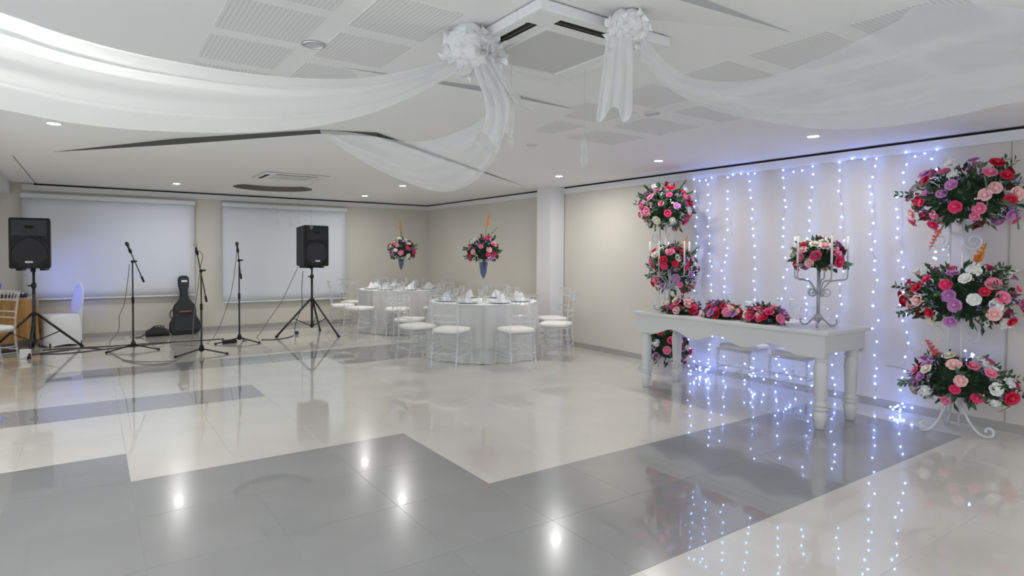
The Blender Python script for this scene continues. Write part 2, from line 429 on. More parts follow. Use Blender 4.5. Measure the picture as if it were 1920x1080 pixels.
# perforated acoustic tiles
pm = MB().box(-0.5, 0.5, -0.5, 0.5, -0.004, 0).mesh('acoustic_tile', 'perforated_panel')
for x0, x1, ys in ((2.80, 3.29, (0.42, 0.98, 1.49, 2.02, 2.56, 3.14, 3.70)), (3.47, 4.06, (0.42, 0.98, 1.49, 2.02, 2.56, 3.20, 3.78)), (0.47, 0.86, (2.18, 2.68, 3.20, 3.72)), (0.97, 1.34, (2.30, 2.82, 3.38))):
    for y in ys:
        mb = MB().box(-(x1 - x0) / 2, (x1 - x0) / 2, -0.21, 0.21, -0.003, 0.002)
        o = mb.build('acoustic_tile', 'perforated_panel', ceiling); o.location = ((x0 + x1) / 2, y + 0.21, H)

# ------------------------------------------------------------------ downlights
def make_downlight(lit):
    r = thing('ceiling_downlight', 'x', 'downlight')
    MB().lathe([(0.058, 0), (0.058, -0.004), (0.048, -0.007), (0.044, -0.002), (0.044, 0.0)], 24, cap=False).build('trim_ring', 'ac_plastic' if lit else 'chrome', r)
    MB().lathe([(0.001, -0.0015), (0.044, -0.0015)], 24, cap=False).build('lens', 'lamp_lit' if lit else 'lamp_off', r)
    return r
dl_lit = make_downlight(True); dl_tree = tree_of(dl_lit)
lit_px = [((101, 231), 'lit downlight in the ceiling under the hanging left drape'), ((331, 344), 'lit downlight in the ceiling before the wider screen'),
          ((684, 367), 'lit downlight in the ceiling nearest the corner behind the round tables'), ((755, 348), 'lit downlight beside the hanging tip of the sheer drape'),
          ((1048, 330), 'lit downlight in the ceiling near the white pilaster'), ((1235, 301), 'lit downlight in the ceiling above the flower stand behind the table'),
          ((1525, 255), 'lit downlight in the ceiling above the white console table')]
first = True
def put_dl(p, label):
    global first
    if first: dl_lit.location = p; dl_lit['label'] = label; first = False; dl_lit['group'] = 'lit ceiling downlights'
    else: return copy_tree(dl_lit, dl_tree, p, 0, label, 'lit ceiling downlights')
for (px, py), lab in lit_px:
    p = on_z(px, py, H); o = put_dl((p.x, p.y, H), lab)
    if px in (1235, 1525):
        for c in kids(o):
            if c.name.startswith('lens'): c.data = c.data.copy(); c.data.materials[0] = MAT['lamp_dim']
for x, y in ((5.15, -0.9), (-0.62, 4.2), (-0.42, 2.32), (-0.24, 1.0), (0.9, -1.2), (-2.2, 5.5), (-2.2, 9.0)):
    put_dl((x, y, H), {(5.15, -0.9): 'lit downlight behind the viewer over the fairy light wall', (-0.62, 4.2): 'lit downlight out of view left of the bright swag', (-0.42, 2.32): 'lit downlight out of view over the bright end of the swag',
           (-0.24, 1.0): 'lit downlight out of view nearest the viewer on the window side', (0.9, -1.2): 'lit downlight in the ceiling behind the viewer', (-2.2, 5.5): 'lit downlight beyond the dropped beam by the windows', (-2.2, 9.0): 'lit downlight beyond the dropped beam by the stage corner'}[(x, y)])
dl_off = make_downlight(False); off_tree = tree_of(dl_off)
for k, ((px, py), lab) in enumerate([((588, 83), 'unlit chrome downlight between perforated tiles above the left drape'), ((1222, 213), 'unlit chrome downlight among perforated tiles right of the knotted drape tail'),
                                     ((998, 272), 'unlit chrome downlight among the farthest perforated tiles')]):
    p = on_z(px, py, H); p = (p.x, p.y, H - 0.003)
    if k == 0: dl_off.location = p; dl_off['label'] = lab; dl_off['group'] = 'unlit ceiling downlights'
    else: copy_tree(dl_off, off_tree, p, 0, lab, 'unlit ceiling downlights')

# ------------------------------------------------------------------ ceiling air conditioners
def cassette(label, x0, x1, y0, y1, zb, zt):
    cx, cy = (x0 + x1) / 2, (y0 + y1) / 2; hx, hy = (x1 - x0) / 2, (y1 - y0) / 2
    r = thing('air_conditioner', label, 'air conditioner', (cx, cy, zb))
    fr = 0.165; d = zt - zb
    mb = MB()
    for b in ((-hx, hx, -hy, -hy + fr), (-hx, hx, hy - fr, hy), (-hx, -hx + fr, -hy + fr, hy - fr), (hx - fr, hx, -hy + fr, hy - fr)):
        mb.box(b[0], b[1], b[2], b[3], 0, d)
    bevel(mb.build('housing', 'ac_plastic', r), 0.008)
    a, b = hx - fr, hy - fr
    mb = MB().box(-a, a, -b, b, 0.006, 0.02)
    mb.build('intake_grille', 'ac_grille', r)
    bez = MB()
    for bb in ((-a - .012, a + .012, -b - .012, -b), (-a - .012, a + .012, b, b + .012), (-a - .012, -a, -b, b), (a, a + .012, -b, b)):
        bez.box(bb[0], bb[1], bb[2], bb[3], -0.004, 0.006)
    bez.build('bezel', 'ac_plastic', r)
    for s in (-1, 1):
        m_ = 'groove_dark' if s < 0 else 'ac_plastic'; m2 = 'riser_shade_vane' if s < 0 else 'ac_plastic'
        for A, nm in (((-hx + .15, hx - .15, s * (hy - .075) - .024, s * (hy - .075) + .024), 0), ((s * (hx - .075) - .024, s * (hx - .075) + .024, -hy + .15, hy - .15), 1)):
            v = MB().box(*A, -0.0012, 0.003).build('air_slot', m_, r)
            if nm == 0: MB().box(A[0], A[1], (A[2] + A[3]) / 2 - .005, (A[2] + A[3]) / 2 + .004, -.004, 0).build('vane', m2, v)
            else: MB().box((A[0] + A[1]) / 2 - .005, (A[0] + A[1]) / 2 + .004, A[2], A[3], -.004, 0).build('vane', m2, v)
    return r
cassette('white ceiling cassette air conditioner between the two fabric knots', 1.49, 2.27, 1.96, 2.80, 2.405, H - 0.004)
cassette('white ceiling cassette air conditioner far off before the screens', 1.85, 2.70, 8.25, 9.05, 2.435, H - 0.004)

# ------------------------------------------------------------------ projection screens
def screen(label, xa, xb, zt, zb):
    r = thing('projection_screen', label, 'screen', ((xa + xb) / 2, YB - 0.075, zb)); hw = (xb - xa) / 2; h = zt - zb
    bevel(MB().box(-hw - .015, hw + .015, -0.035, 0.05, h - 0.075, h).build('roller_case', 'screen_case', r), 0.012)
    rows = []
    for i in range(13):
        z = 0.02 + (h - 0.09) * i / 12
        rows.append([(-hw + 2 * hw * j / 16, 0.004 * math.sin(j * 0.9) * (1 - i / 12), z) for j in range(17)])
    o = MB().grid(rows).build('screen_sheet', 'screen_cloth', r)
    sd = o.modifiers.new('solid', 'SOLIDIFY'); sd.thickness = 0.004
    bevel(MB().box(-hw, hw, -0.012, 0.012, -0.005, 0.022).build('hem_bar', 'screen_case', r), 0.005)
    return r
screen('wider pale grey projection screen behind the left loudspeaker', -0.865, 1.50, 2.30, 0.645)
screen('narrower pale grey projection screen behind the loudspeaker near the round tables', 1.95, 4.22, 2.30, 0.49)

# ------------------------------------------------------------------ drapes
def plane_pts(px, p0, p1):
    """points of a photo curve laid on the vertical plane through p0, p1"""
    nx, ny = (p1[1] - p0[1]), -(p1[0] - p0[0]); out = []
    for x, y in px:
        d = ray(x, y); t = (nx * p0[0] + ny * p0[1]) / (nx * d.x + ny * d.y); out.append(CAM + d * t)
    return out
def resample(pts, n):
    P = smooth_path(pts, 8); L = [0]
    for a, b in zip(P, P[1:]): L.append(L[-1] + (b - a).length)
    out = []; k = 0
    for i in range(n):
        s = L[-1] * i / (n - 1)
        while k < len(L) - 2 and L[k + 1] < s: k += 1
        t = (s - L[k]) / max(1e-9, L[k + 1] - L[k]); out.append(P[k].lerp(P[k + 1], min(1, t)))
    return out
def swag(name, label, lo, hi, m, belly, ripples, amp, nu=70, nv=36, seed=1, pinch=(1.0, 1.0)):
    rnd = random.Random(seed); lo = resample(lo, nu); hi = resample(hi, nu); rows = []
    ph = [rnd.random() * 6.28 for _ in range(6)]
    for i in range(nu):
        u = i / (nu - 1); a, b = lo[i], hi[i]; e = math.sin(PI * min(1, max(0, u))) ** 0.7
        ax = (b - a); t = (lo[min(i + 1, nu - 1)] - lo[max(i - 1, 0)]).normalized()
        nrm = ax.cross(t); nrm = nrm.normalized() if nrm.length > 1e-6 else Vector((0, 1, 0))
        if nrm.y > 0: nrm = -nrm
        row = []
        for j in range(nv):
            v = j / (nv - 1)
            p = a.lerp(b, v) + nrm * (belly * e * math.sin(PI * v))
            w_ = math.sin(v * ripples * 2 * PI + ph[0] + 1.2 * math.sin(u * 3 + ph[1])) + 0.5 * math.sin(v * ripples * 4.3 * PI + ph[2] + 2 * u)
            p = p + nrm * (amp * w_ * (0.35 + 0.65 * e)) * min(1, 6 * v, 6 * (1 - v))
            row.append(p)
        rows.append(row)
    o = MB().grid(rows).build(name, m)
    return o
KL = Vector((1.47, 2.44, 2.36)); KR = Vector((1.86, 1.84, 2.37))
lo1 = plane_pts([(875, 118), (850, 140), (780, 178), (700, 211), (600, 236), (500, 247), (400, 249), (250, 243), (120, 228), (0, 205)], (1.47, 2.42), (-2.3, 2.0)) + [Vector((-0.75, 2.18, 1.86)), Vector((-1.5, 2.1, 2.08)), Vector((-2.3, 2.0, 2.44))]
hi1 = plane_pts([(868, 90), (850, 106), (800, 127), (720, 148), (640, 160), (500, 156), (400, 146), (250, 120), (100, 80), (0, 43)], (1.45, 2.5), (-2.3, 2.55)) + [Vector((-0.8, 2.52, 2.27)), Vector((-1.5, 2.54, 2.38)), Vector((-2.3, 2.55, 2.45))]
s1 = swag('ceiling_drape', '', lo1, hi1, 'tulle', 0.10, 3.2, 0.026, 90, 56, 3)
tag(s1, 'bright white sheer swag sweeping from the knot to the upper left', 'drape', 'sheer ceiling swags')
hem = MB().tube(resample(hi1, 80), 0.004, 5).build('hem', 'tulle_dense', s1)
lo4 = plane_pts([(1190, 70), (1212, 115), (1250, 162), (1320, 200), (1400, 222), (1500, 238), (1580, 243), (1680, 236), (1800, 215), (1920, 190)], (1.84, 1.86), (4.7, 0.25)) + [Vector((3.7, 0.81, 2.12)), Vector((4.3, 0.47, 2.3)), Vector((4.7, 0.25, 2.44))]
hi4 = plane_pts([(1196, 55), (1240, 108), (1290, 143), (1340, 152), (1400, 152), (1470, 136), (1540, 108), (1610, 75), (1680, 42), (1760, 2)], (1.84, 1.82), (4.2, 0.1)) + [Vector((3.4, 0.67, 2.40)), Vector((4.2, 0.1, 2.45))]
s4 = swag('ceiling_drape', '', lo4, hi4, 'tulle_thin', 0.08, 2.2, 0.012, 90, 40, 5)
tag(s4, 'wide thin white swag sweeping across the ceiling to the upper right', 'drape', 'sheer ceiling swags')
lo3 = [on_y(x, y, Y) for x, y, Y in ((915, 118, 2.42), (950, 190, 2.5), (944, 245, 2.65), (926, 300, 2.85), (885, 343, 3.1), (830, 360, 3.4), (760, 341, 3.8), (690, 308, 4.2), (640, 278, 4.6), (602, 251, 4.95))]
hi3 = [on_y(x, y, Y) for x, y, Y in ((885, 118, 2.45), (935, 180, 2.6), (905, 222, 2.8), (860, 246, 3.05), (812, 262, 3.3), (765, 266, 3.6), (715, 258, 3.95), (670, 250, 4.3), (635, 246, 4.7), (600, 244, 5.0))]
s3 = swag('ceiling_drape', '', lo3, hi3, 'tulle_thin', 0.06, 1.6, 0.014, 70, 34, 8)
tag(s3, 'thin see-through swag dipping below the left fabric knot', 'drape', 'sheer ceiling swags')

def rosette(c, rad, seed, n=16, squash=0.8):
    """gathered tulle: a cluster of soft creased puffs with a few ruffled edges"""
    rnd = random.Random(seed); mb = MB(); c = Vector(c)
    for k in range(n):
        z = -0.9 + 1.8 * (k + .5) / n; th = k * 2.4 + rnd.uniform(-.3, .3); q_ = math.sqrt(max(0, 1 - z * z))
        d = Vector((math.cos(th) * q_, math.sin(th) * q_, z * squash)).normalized()
        e1 = d.orthogonal().normalized(); e2 = d.cross(e1); cc = c + d * rad * rnd.uniform(.48, .66); R = rad * rnd.uniform(.36, .52)
        f1, f2 = rnd.randint(4, 7), rnd.randint(7, 11); p1 = rnd.random() * 6; tw = rnd.uniform(-1.2, 1.2); rows = []
        for i in range(13):
            u = i / 12; ph = PI * u; row = []
            for j in range(29):
                a = 2 * PI * j / 28
                cr = 1 + .16 * abs(math.sin(f1 * .5 * a + tw * u * 3 + p1)) * math.sin(ph) + .09 * math.sin(f2 * a + 2 * p1 - tw * u * 4) * math.sin(ph) - .08
                if j == 28: cr = row_cr0
                if j == 0: row_cr0 = cr
                row.append(cc + (e1 * math.cos(a) + e2 * math.sin(a)) * (R * cr * math.sin(ph)) + d * (R * cr * .9 * math.cos(ph)))
            rows.append(row)
        mb.grid(rows)
    for k in range(n):
        th = rnd.random() * 6.28; z = rnd.uniform(-.9, .8); q_ = math.sqrt(1 - z * z); d = Vector((math.cos(th) * q_, math.sin(th) * q_, z * squash)).normalized()
        e1 = d.orthogonal().normalized(); e2 = d.cross(e1); a0 = rnd.random() * 6; e1, e2 = e1 * math.cos(a0) + e2 * math.sin(a0), -e1 * math.sin(a0) + e2 * math.cos(a0)
        rows = []; L = rad * rnd.uniform(.5, .8); p1 = rnd.random() * 6
        for i in range(17):
            t = i / 16 - .5; row = []
            for j in range(5):
                v = j / 4; row.append(c + d * (rad * (.62 + .42 * v)) + e1 * (t * 2 * L * (.5 + .5 * v) + rad * .05 * math.cos(16 * t + p1)) + e2 * (rad * .16 * v * math.sin(15 * t + p1) + rad * .2 * v * t))
            rows.append(row)
        mb.grid(rows)
    return mb
def tail(pts, w0, w1, seed, folds=4, amp=0.02, nu=26, nv=22):
    P = resample(pts, nu); rnd = random.Random(seed); ph = rnd.random() * 6; rows = []
    for i, p in enumerate(P):
        u = i / (nu - 1); wd = w0 + (w1 - w0) * u ** 0.8
        row = []
        for j in range(nv):
            v = j / (nv - 1) - 0.5
            off = _r * (v * wd) + _f * (amp * (0.4 + u) * math.sin(v * folds * 2 * PI + ph + 1.5 * u)) + Vector((0, 0, 0.03 * u * math.sin(v * 9 + ph)))
            row.append(p + off)
        rows.append(row)
    return MB().grid(rows)
kn = thing('drape_knot', 'white gathered fabric knot at the left corner of the air conditioner', 'drape knot', KL, 0, 'fabric knots')
o = rosette(Vector((0, 0, 0)), 0.135, 4, 22, 0.8).build('rosette', 'tulle_dense', kn)
t1 = [on_y(x, y, Y) - KL for x, y, Y in ((905, 110, 2.36), (925, 150, 2.36), (950, 190, 2.38), (965, 196, 2.40))]
tail(t1, 0.10, 0.20, 4, 4).build('tail', 'tulle', kn)
t2 = [on_y(x, y, Y) - KL for x, y, Y in ((900, 115, 2.38), (925, 160, 2.38), (938, 215, 2.40), (930, 262, 2.42))]
tail(t2, 0.10, 0.15, 6, 3).build('tail', 'tulle', kn)
kn = thing('drape_knot', 'white gathered fabric knot at the right corner of the air conditioner', 'drape knot', KR, 0, 'fabric knots')
rosette(Vector((0, 0, 0)), 0.085, 9, 18, 1.0).build('rosette', 'tulle_dense', kn)
t3 = [on_y(x, y, Y) - KR for x, y, Y in ((1160, 70, 1.78), (1158, 120, 1.78), (1155, 170, 1.78), (1152, 214, 1.78))]
tail(t3, 0.10, 0.145, 7, 3, 0.015).build('tail', 'tulle', kn)
t4 = [on_y(x, y, Y) - KR for x, y, Y in ((1180, 50, 1.82), (1198, 75, 1.84), (1190, 105, 1.86))]
tail(t4, 0.06, 0.10, 8, 2, 0.012).build('tail', 'tulle', kn)

# hanging crystals on threads
def crystal(px, top_y, pys, Y, label, x=None, zt=None):
    p = on_y(px, pys[-1], Y); zt = zt or H
    r = thing('hanging_crystal', label, 'crystal', (p.x, p.y, p.z), 0, 'hanging crystal drops')
    MB().tube([(0, 0, 0), (0, 0, zt - p.z)], 0.0013, 5).build('thread', 'glass', r)
    for py in pys:
        z = on_y(px, py, Y).z - p.z
        MB().lathe([(0.001, 0.05), (0.014, 0.02), (0.024, -0.01), (0.014, -0.035), (0.001, -0.05)], 7, (0, 0, z)).build('drop', 'glass', r)
    return r
for px, py, lab in ((521, 416, 'clear crystal drop on a thread, first of four before the narrower screen'), (545, 420, 'clear crystal drop on a thread, second of four before the narrower screen'),
                    (561, 414, 'clear crystal drop on a thread, third of four before the narrower screen'), (584, 424, 'clear crystal drop on a thread just above the loudspeaker')):
    crystal(px, 340, (py,), 9.6, lab)
crystal(1095, 80, (270, 296), 2.45, 'pair of clear crystal drops threaded below the air conditioner', zt=2.40)
crystal(958, 100, (262,), 2.62, 'single clear crystal drop on a thread beside the left fabric tail', zt=2.40)

# ------------------------------------------------------------------ loudspeakers on tripods
def loudspeaker(label, loc, rz, W=0.46, Hh=0.72, D=0.40):
    r = thing('loudspeaker', label, 'loudspeaker', loc, rz, 'black loudspeakers')       # front faces -y
    w2 = W / 2
    mb = MB()
    # trapezoid cabinet, slightly narrower at the back
    a, b = w2, w2 * 0.72
    mb.add([(-a, 0, 0.03), (a, 0, 0.03), (b, D, 0.03), (-b, D, 0.03), (-a, 0, Hh), (a, 0, Hh), (b, D, Hh - .03), (-b, D, Hh - .03)],
           [(0, 3, 2, 1), (4, 5, 6, 7), (0, 1, 5, 4), (1, 2, 6, 5), (2, 3, 7, 6), (3, 0, 4, 7)])
    bevel(mb.build('cabinet', 'black_plastic', r), 0.022, 3)
    # horn mouth
    hz0, hz1 = Hh * 0.66, Hh - 0.035; hw = w2 - 0.035
    V = [(-hw, -0.004, hz0), (hw, -0.004, hz0), (hw, -0.004, hz1), (-hw, -0.004, hz1)]
    iw, i0, i1 = 0.05, Hh * 0.80, Hh * 0.86
    V2 = [(-iw, 0.06, i0), (iw, 0.06, i0), (iw, 0.06, i1), (-iw, 0.06, i1)]
    fr = MB().add([(x, y - 0.004, z) for x, y, z in V] + [(x * 1.0, -0.003, z) for x, y, z in V2], [(0, 1, 5, 4), (1, 2, 6, 5), (2, 3, 7, 6), (3, 0, 4, 7)])
    fr.add([(x, -0.0035, z) for x, y, z in V2], [(0, 1, 2, 3)], mi=1)
    ho = fr.build('horn', ['horn_dark', 'groove_dark'], r)
    # round woofer grille bulging out, with a light arched rim over it
    R = w2 - 0.035; cz = 0.03 + R + 0.035
    k = 32
    prof = [(0.001, 0.030), (R * 0.5, 0.027), (R * 0.85, 0.018), (R, 0.002)]
    g_ = MB().lathe(prof, k, cap=False); g_.xf(Matrix.Translation((0, -0.002, cz)) @ Matrix.Rotation(PI / 2, 4, 'X'))
    g_.build('woofer_grille', 'speaker_grille', r)
    pts = [(R * 1.03 * math.cos(t), -0.006, cz + R * 1.03 * math.sin(t)) for t in [PI * i / 20 for i in range(21)]]
    MB().tube(pts, 0.011, 6).build('rim', 'horn_dark', r)
    for s in (-1, 1):
        MB().prism([(s * (w2 - .02), .045), (s * (w2 - .02), .15), (s * (w2 - .11), .045)], -0.003, 0.0).build('bass_port', 'groove_dark', r)
    bd = MB()
    bd.box(-0.042, 0.042, -0.033, -0.028, cz - R * 0.72 - 0.012, cz - R * 0.72 + 0.012)
    bd.build('badge', 'badge', r)
    for s in (-1, 1): MB().box(s * (w2 - .1) - .03, s * (w2 - .1) + .03, 0.05, 0.3, 0.0, 0.032).build('foot', 'black_plastic', r)
    MB().tube([(0, D * 0.45, -0.02), (0, D * 0.45, 0.032)], 0.030, 12).build('pole_cup', 'black_plastic', r)
    return r
def tripod(label, base, top, rot0, spread, hub, group='loudspeaker tripods'):
    r = thing('speaker_stand', label, 'speaker stand', base, 0, group)
    MB().tube([(0, 0, 0.12), (0, 0, hub + 0.42)], 0.020, 12).build('lower_tube', 'black_metal', r)
    MB().tube([(0, 0, hub + 0.40), (0, 0, top)], 0.0155, 12).build('upper_tube', 'black_metal', r)
    co = MB().lathe([(0.02, 0), (0.03, 0.005), (0.03, 0.06), (0.02, 0.065)], 14, (0, 0, hub + 0.37)).build('height_clamp', 'black_plastic', r)
    MB().tube([(-0.03, 0, hub + 0.40), (-0.065, 0, hub + 0.40)], 0.010, 8).build('knob', 'black_plastic', co)
    MB().lathe([(0.025, 0), (0.045, 0.008), (0.045, 0.03), (0.028, 0.05)], 14, (0, 0, hub - 0.02)).build('hub', 'black_plastic', r)
    MB().lathe([(0.022, 0), (0.034, 0.006), (0.034, 0.035), (0.022, 0.04)], 14, (0, 0, 0.14)).build('slider', 'black_plastic', r)
    for k in range(3):
        a = rot0 + k * 2 * PI / 3; c, s = math.cos(a), math.sin(a)
        lg = MB().tube([(0.04 * c, 0.04 * s, hub), (spread * c, spread * s, 0.018)], 0.0165, 10).build('leg', 'black_metal', r)
        MB().tube([(spread * .97 * c, spread * .97 * s, 0.032), (spread * 1.03 * c, spread * 1.03 * s, 0.0)], 0.022, 8).build('rubber_foot', 'black_plastic', lg)
        MB().tube([(0.03 * c, 0.03 * s, 0.16), (spread * 0.52 * c, spread * 0.52 * s, hub * 0.5)], 0.008, 6).build('brace', 'black_metal', r)
    return r
pR = on_z(585, 628); pL = on_z(65, 661)
tripod('black tripod stand under the loudspeaker before the narrower screen', (pR.x, pR.y, 0), 1.17, math.radians(-60), 0.58, 0.60)
loudspeaker('black loudspeaker raised on a tripod before the narrower screen', (pR.x + 0.03, pR.y - 0.18, 1.15), math.radians(12))
tripod('black tripod stand under the loudspeaker at the far left', (pL.x, pL.y, 0), 1.16, math.radians(-92), 0.60, 0.53)
loudspeaker('black loudspeaker raised on a tripod at the far left', (pL.x - 0.03, pL.y - 0.18, 1.14), math.radians(-8))

# ------------------------------------------------------------------ microphone stands
def mic_stand(label, base, joint, tip, end, legs, mat_head, miclab):
    r = thing('microphone_stand', label, 'microphone stand', base, 0, 'microphone boom stands')
    b = Vector(base); J = Vector(joint) - b; Tp = Vector(tip) - b; E_ = Vector(end) - b
    MB().tube([(0, 0, 0.05), (0, 0, J.z * 0.55)], 0.0125, 10).build('lower_tube', 'black_metal', r)
    MB().tube([(0, 0, J.z * 0.55), (0, 0, J.z)], 0.0095, 10).build('upper_tube', 'black_metal', r)
    MB().tube([(0, 0, J.z * 0.53), (0, 0, J.z * 0.60)], 0.018, 10).build('height_clutch', 'black_plastic', r)
    kb = MB().tube([(0, -0.02, J.z - 0.005), (0, 0.03, J.z - 0.005)], 0.022, 10).build('boom_clamp', 'black_plastic', r)
    MB().tube([(0.02, 0, J.z), (0.055, 0, J.z)], 0.012, 8).build('knob', 'black_plastic', kb)
    d = (Tp - E_)
    bo = MB().tube([E_, Tp - d.normalized() * 0.13], 0.0075, 8).build('boom', 'black_metal', r)
    MB().tube([E_ - d.normalized() * 0.015, E_ + d.normalized() * 0.07], 0.015, 8).build('counterweight', 'black_plastic', bo)
    hb = MB().lathe([(0.018, 0), (0.034, 0.01), (0.034, 0.05), (0.018, 0.09)], 12, (0, 0, 0.04)).build('hub', 'black_plastic', r)
    for L in legs:
        l = Vector(L) - b; l.z = 0.012
        lg = MB().tube([(0, 0, 0.075), l], 0.010, 8).build('leg', 'black_metal', r)
        MB().tube([l * 0.95 + Vector((0, 0, 0.003)), l * 1.03], 0.016, 8).build('rubber_foot', 'black_plastic', lg)
    # microphone in its clip, a thing of its own
    m = thing('microphone', miclab, 'microphone', tip, 0, 'vocal microphones')
    u = d.normalized()
    MB().tube([-u * 0.17, -u * 0.04], [0.010, 0.016], 10).build('handle', 'mic_black', m)
    MB().tube([-u * 0.05, -u * 0.03, -u * 0.005, u * 0.012], [0.018, 0.025, 0.024, 0.010], 12).build('head', mat_head, m)
    MB().tube([-u * 0.15, -u * 0.10], 0.020, 10).build('clip', 'black_plastic', m)
    return r
def yp(px, py, Y): p = on_y(px, py, Y); return (p.x, p.y, p.z)
def fz(px, py): p = on_z(px, py, 0); return (p.x, p.y, 0.0)
b1, b2, b3 = fz(250, 656), fz(378, 664), fz(449, 642)
def third(b, L1, L2):
    B = Vector(b); v = (B - Vector(L1)).normalized() + (B - Vector(L2)).normalized()
    v = v.normalized() if v.length > .2 else Vector((0, 1, 0))
    return B + v * 0.33
def legs3(b, ang): return [(b[0] + 0.36 * math.cos(a), b[1] + 0.36 * math.sin(a), 0) for a in (ang, ang + 2 * PI / 3, ang + 4 * PI / 3)]
def boom_pts(b, j, t, e, dy): return yp(*j, b[1]), yp(*t, b[1] - dy), yp(*e, b[1] + dy)
j, t, e = boom_pts(b1, (249, 490), (237, 455), (269, 527), 0.05)
mic_stand('black microphone boom stand before the wider screen', b1, (b1[0], b1[1], j[2]), t, e, legs3(b1, math.radians(206)), 'mic_black', 'black microphone before the middle of the wider screen')
j, t, e = boom_pts(b2, (377, 507), (366, 457), (387, 564), 0.12)
mic_stand('black microphone boom stand in front of the guitar case', b2, (b2[0], b2[1], j[2]), t, e, legs3(b2, math.radians(203)), 'mic_head', 'microphone with silver head above the guitar case')
j, t, e = boom_pts(b3, (449, 488), (444, 455), (452, 521), 0.10)
mic_stand('black microphone boom stand before the narrower screen', b3, (b3[0], b3[1], j[2]), t, e, legs3(b3, math.radians(190)), 'mic_black', 'black microphone before the narrower screen')
o = MB().box(-0.10, 0.10, -0.06, 0.06, 0, 0.05).build('effects_pedal', 'black_plastic'); o.location = (b3[0] - 0.14, b3[1] + 0.02, 0); bevel(o, 0.01)
tag(o, 'flat black effects pedal at the foot of the third microphone stand', 'effects pedal')

# ------------------------------------------------------------------ guitar case, bag
def guitar_case(loc, tilt, rz):
    r = thing('guitar_case', 'dark grey soft guitar case leaning on the back wall', 'guitar case', loc, rz)
    half = [(0.0, 0.0), (0.14, 0.0), (0.205, 0.03), (0.232, 0.10), (0.225, 0.20), (0.180, 0.285), (0.168, 0.35), (0.172, 0.42), (0.150, 0.50), (0.095, 0.565), (0.062, 0.62), (0.055, 0.75), (0.068, 0.80), (0.078, 0.90), (0.072, 0.965), (0.045, 0.995), (0.0, 1.0)]
    P = [Vector((x, 0, z)) for x, z in half]; S = smooth_path(P, 3)
    poly = [(p.x, p.z) for p in S[1:-1]]
    full = [(0, 0)] + poly + [(0, 1.0)] + [(-x, z) for x, z in reversed(poly)]
    mb = MB().prism([(x, z) for x, z in full], -0.075, 0.075)
    Mx = Matrix.Rotation(tilt, 4, 'X'); mb.xf(Mx)
    bevel(mb.build('shell', 'case_cloth', r), 0.022, 3)
    zp = MB().tube([Mx @ Vector((x, -0.02, z)) for x, z in [(x * 1.004, 0.002 + z * 0.998) for x, z in full[1:]]], 0.005, 5); zp.build('zipper', 'black_plastic', r)
    MB().box(-0.045, 0.045, -0.082, -0.076, 0.885, 0.92).xf(Mx).build('label_patch', 'badge', r)
    hd = smooth_path([(-0.09, -0.078, 0.375), (-0.075, -0.10, 0.378), (0, -0.112, 0.380), (0.075, -0.10, 0.378), (0.09, -0.078, 0.375)], 4)
    MB().tube(hd, 0.011, 8).xf(Mx).build('handle', 'case_handle', r, label='orange red carry handle')
    pk = [(-0.17, 0.05), (0.17, 0.05), (0.185, 0.12), (0.16, 0.27), (-0.16, 0.27), (-0.185, 0.12)]
    bevel(MB().prism(pk, -0.10, -0.07).xf(Mx).build('pocket', 'case_cloth', r), 0.012, 2)
    MB().tube(smooth_path([Mx @ Vector(p) for p in ((-0.17, 0, 0.42), (-0.21, -0.02, 0.40), (-0.225, -0.02, 0.33), (-0.2, -0.02, 0.27))], 4), 0.008, 6).build('strap', 'black_plastic', r)
    return r
pg = on_z(349, 630)
guitar_case((pg.x + 0.02, YB - 0.30, 0.002), math.radians(-8.5), math.radians(4))
rb = thing('equipment_bag', 'flat black equipment bag lying beside the guitar case', 'bag', (on_z(303, 630).x - .05, YB - 0.30, 0))
mb = MB(); rows = []
for i in range(9):
    u = i / 8; row = []
    for k in range(17):
        a = 2 * PI * k / 16
        hh = 0.16 * math.sin(PI * min(0.97, max(0.06, u))) ** 0.45
        row.append((-0.17 + 0.34 * u, 0.12 * math.cos(a) * (0.75 + 0.25 * math.sin(PI * u)), max(0.0, hh / 2 + hh / 2 * math.sin(a)) + 0.01 * math.sin(6 * u + a) * (math.sin(a) > 0.2)))
    rows.append(row)
mb.grid(rows); mb.build('body', 'bag_cloth', rb)
MB().tube(smooth_path([(-0.08, -0.05, 0.145), (-0.04, -0.09, 0.175), (0.05, -0.09, 0.172), (0.09, -0.05, 0.145)], 5), 0.008, 6).build('handle', 'black_plastic', rb)
MB().tube(smooth_path([(-0.18, -0.09, 0.05), (-0.27, -0.12, 0.006), (-0.33, -0.10, 0.005)], 5), 0.009, 6).build('strap', 'black_plastic', rb)

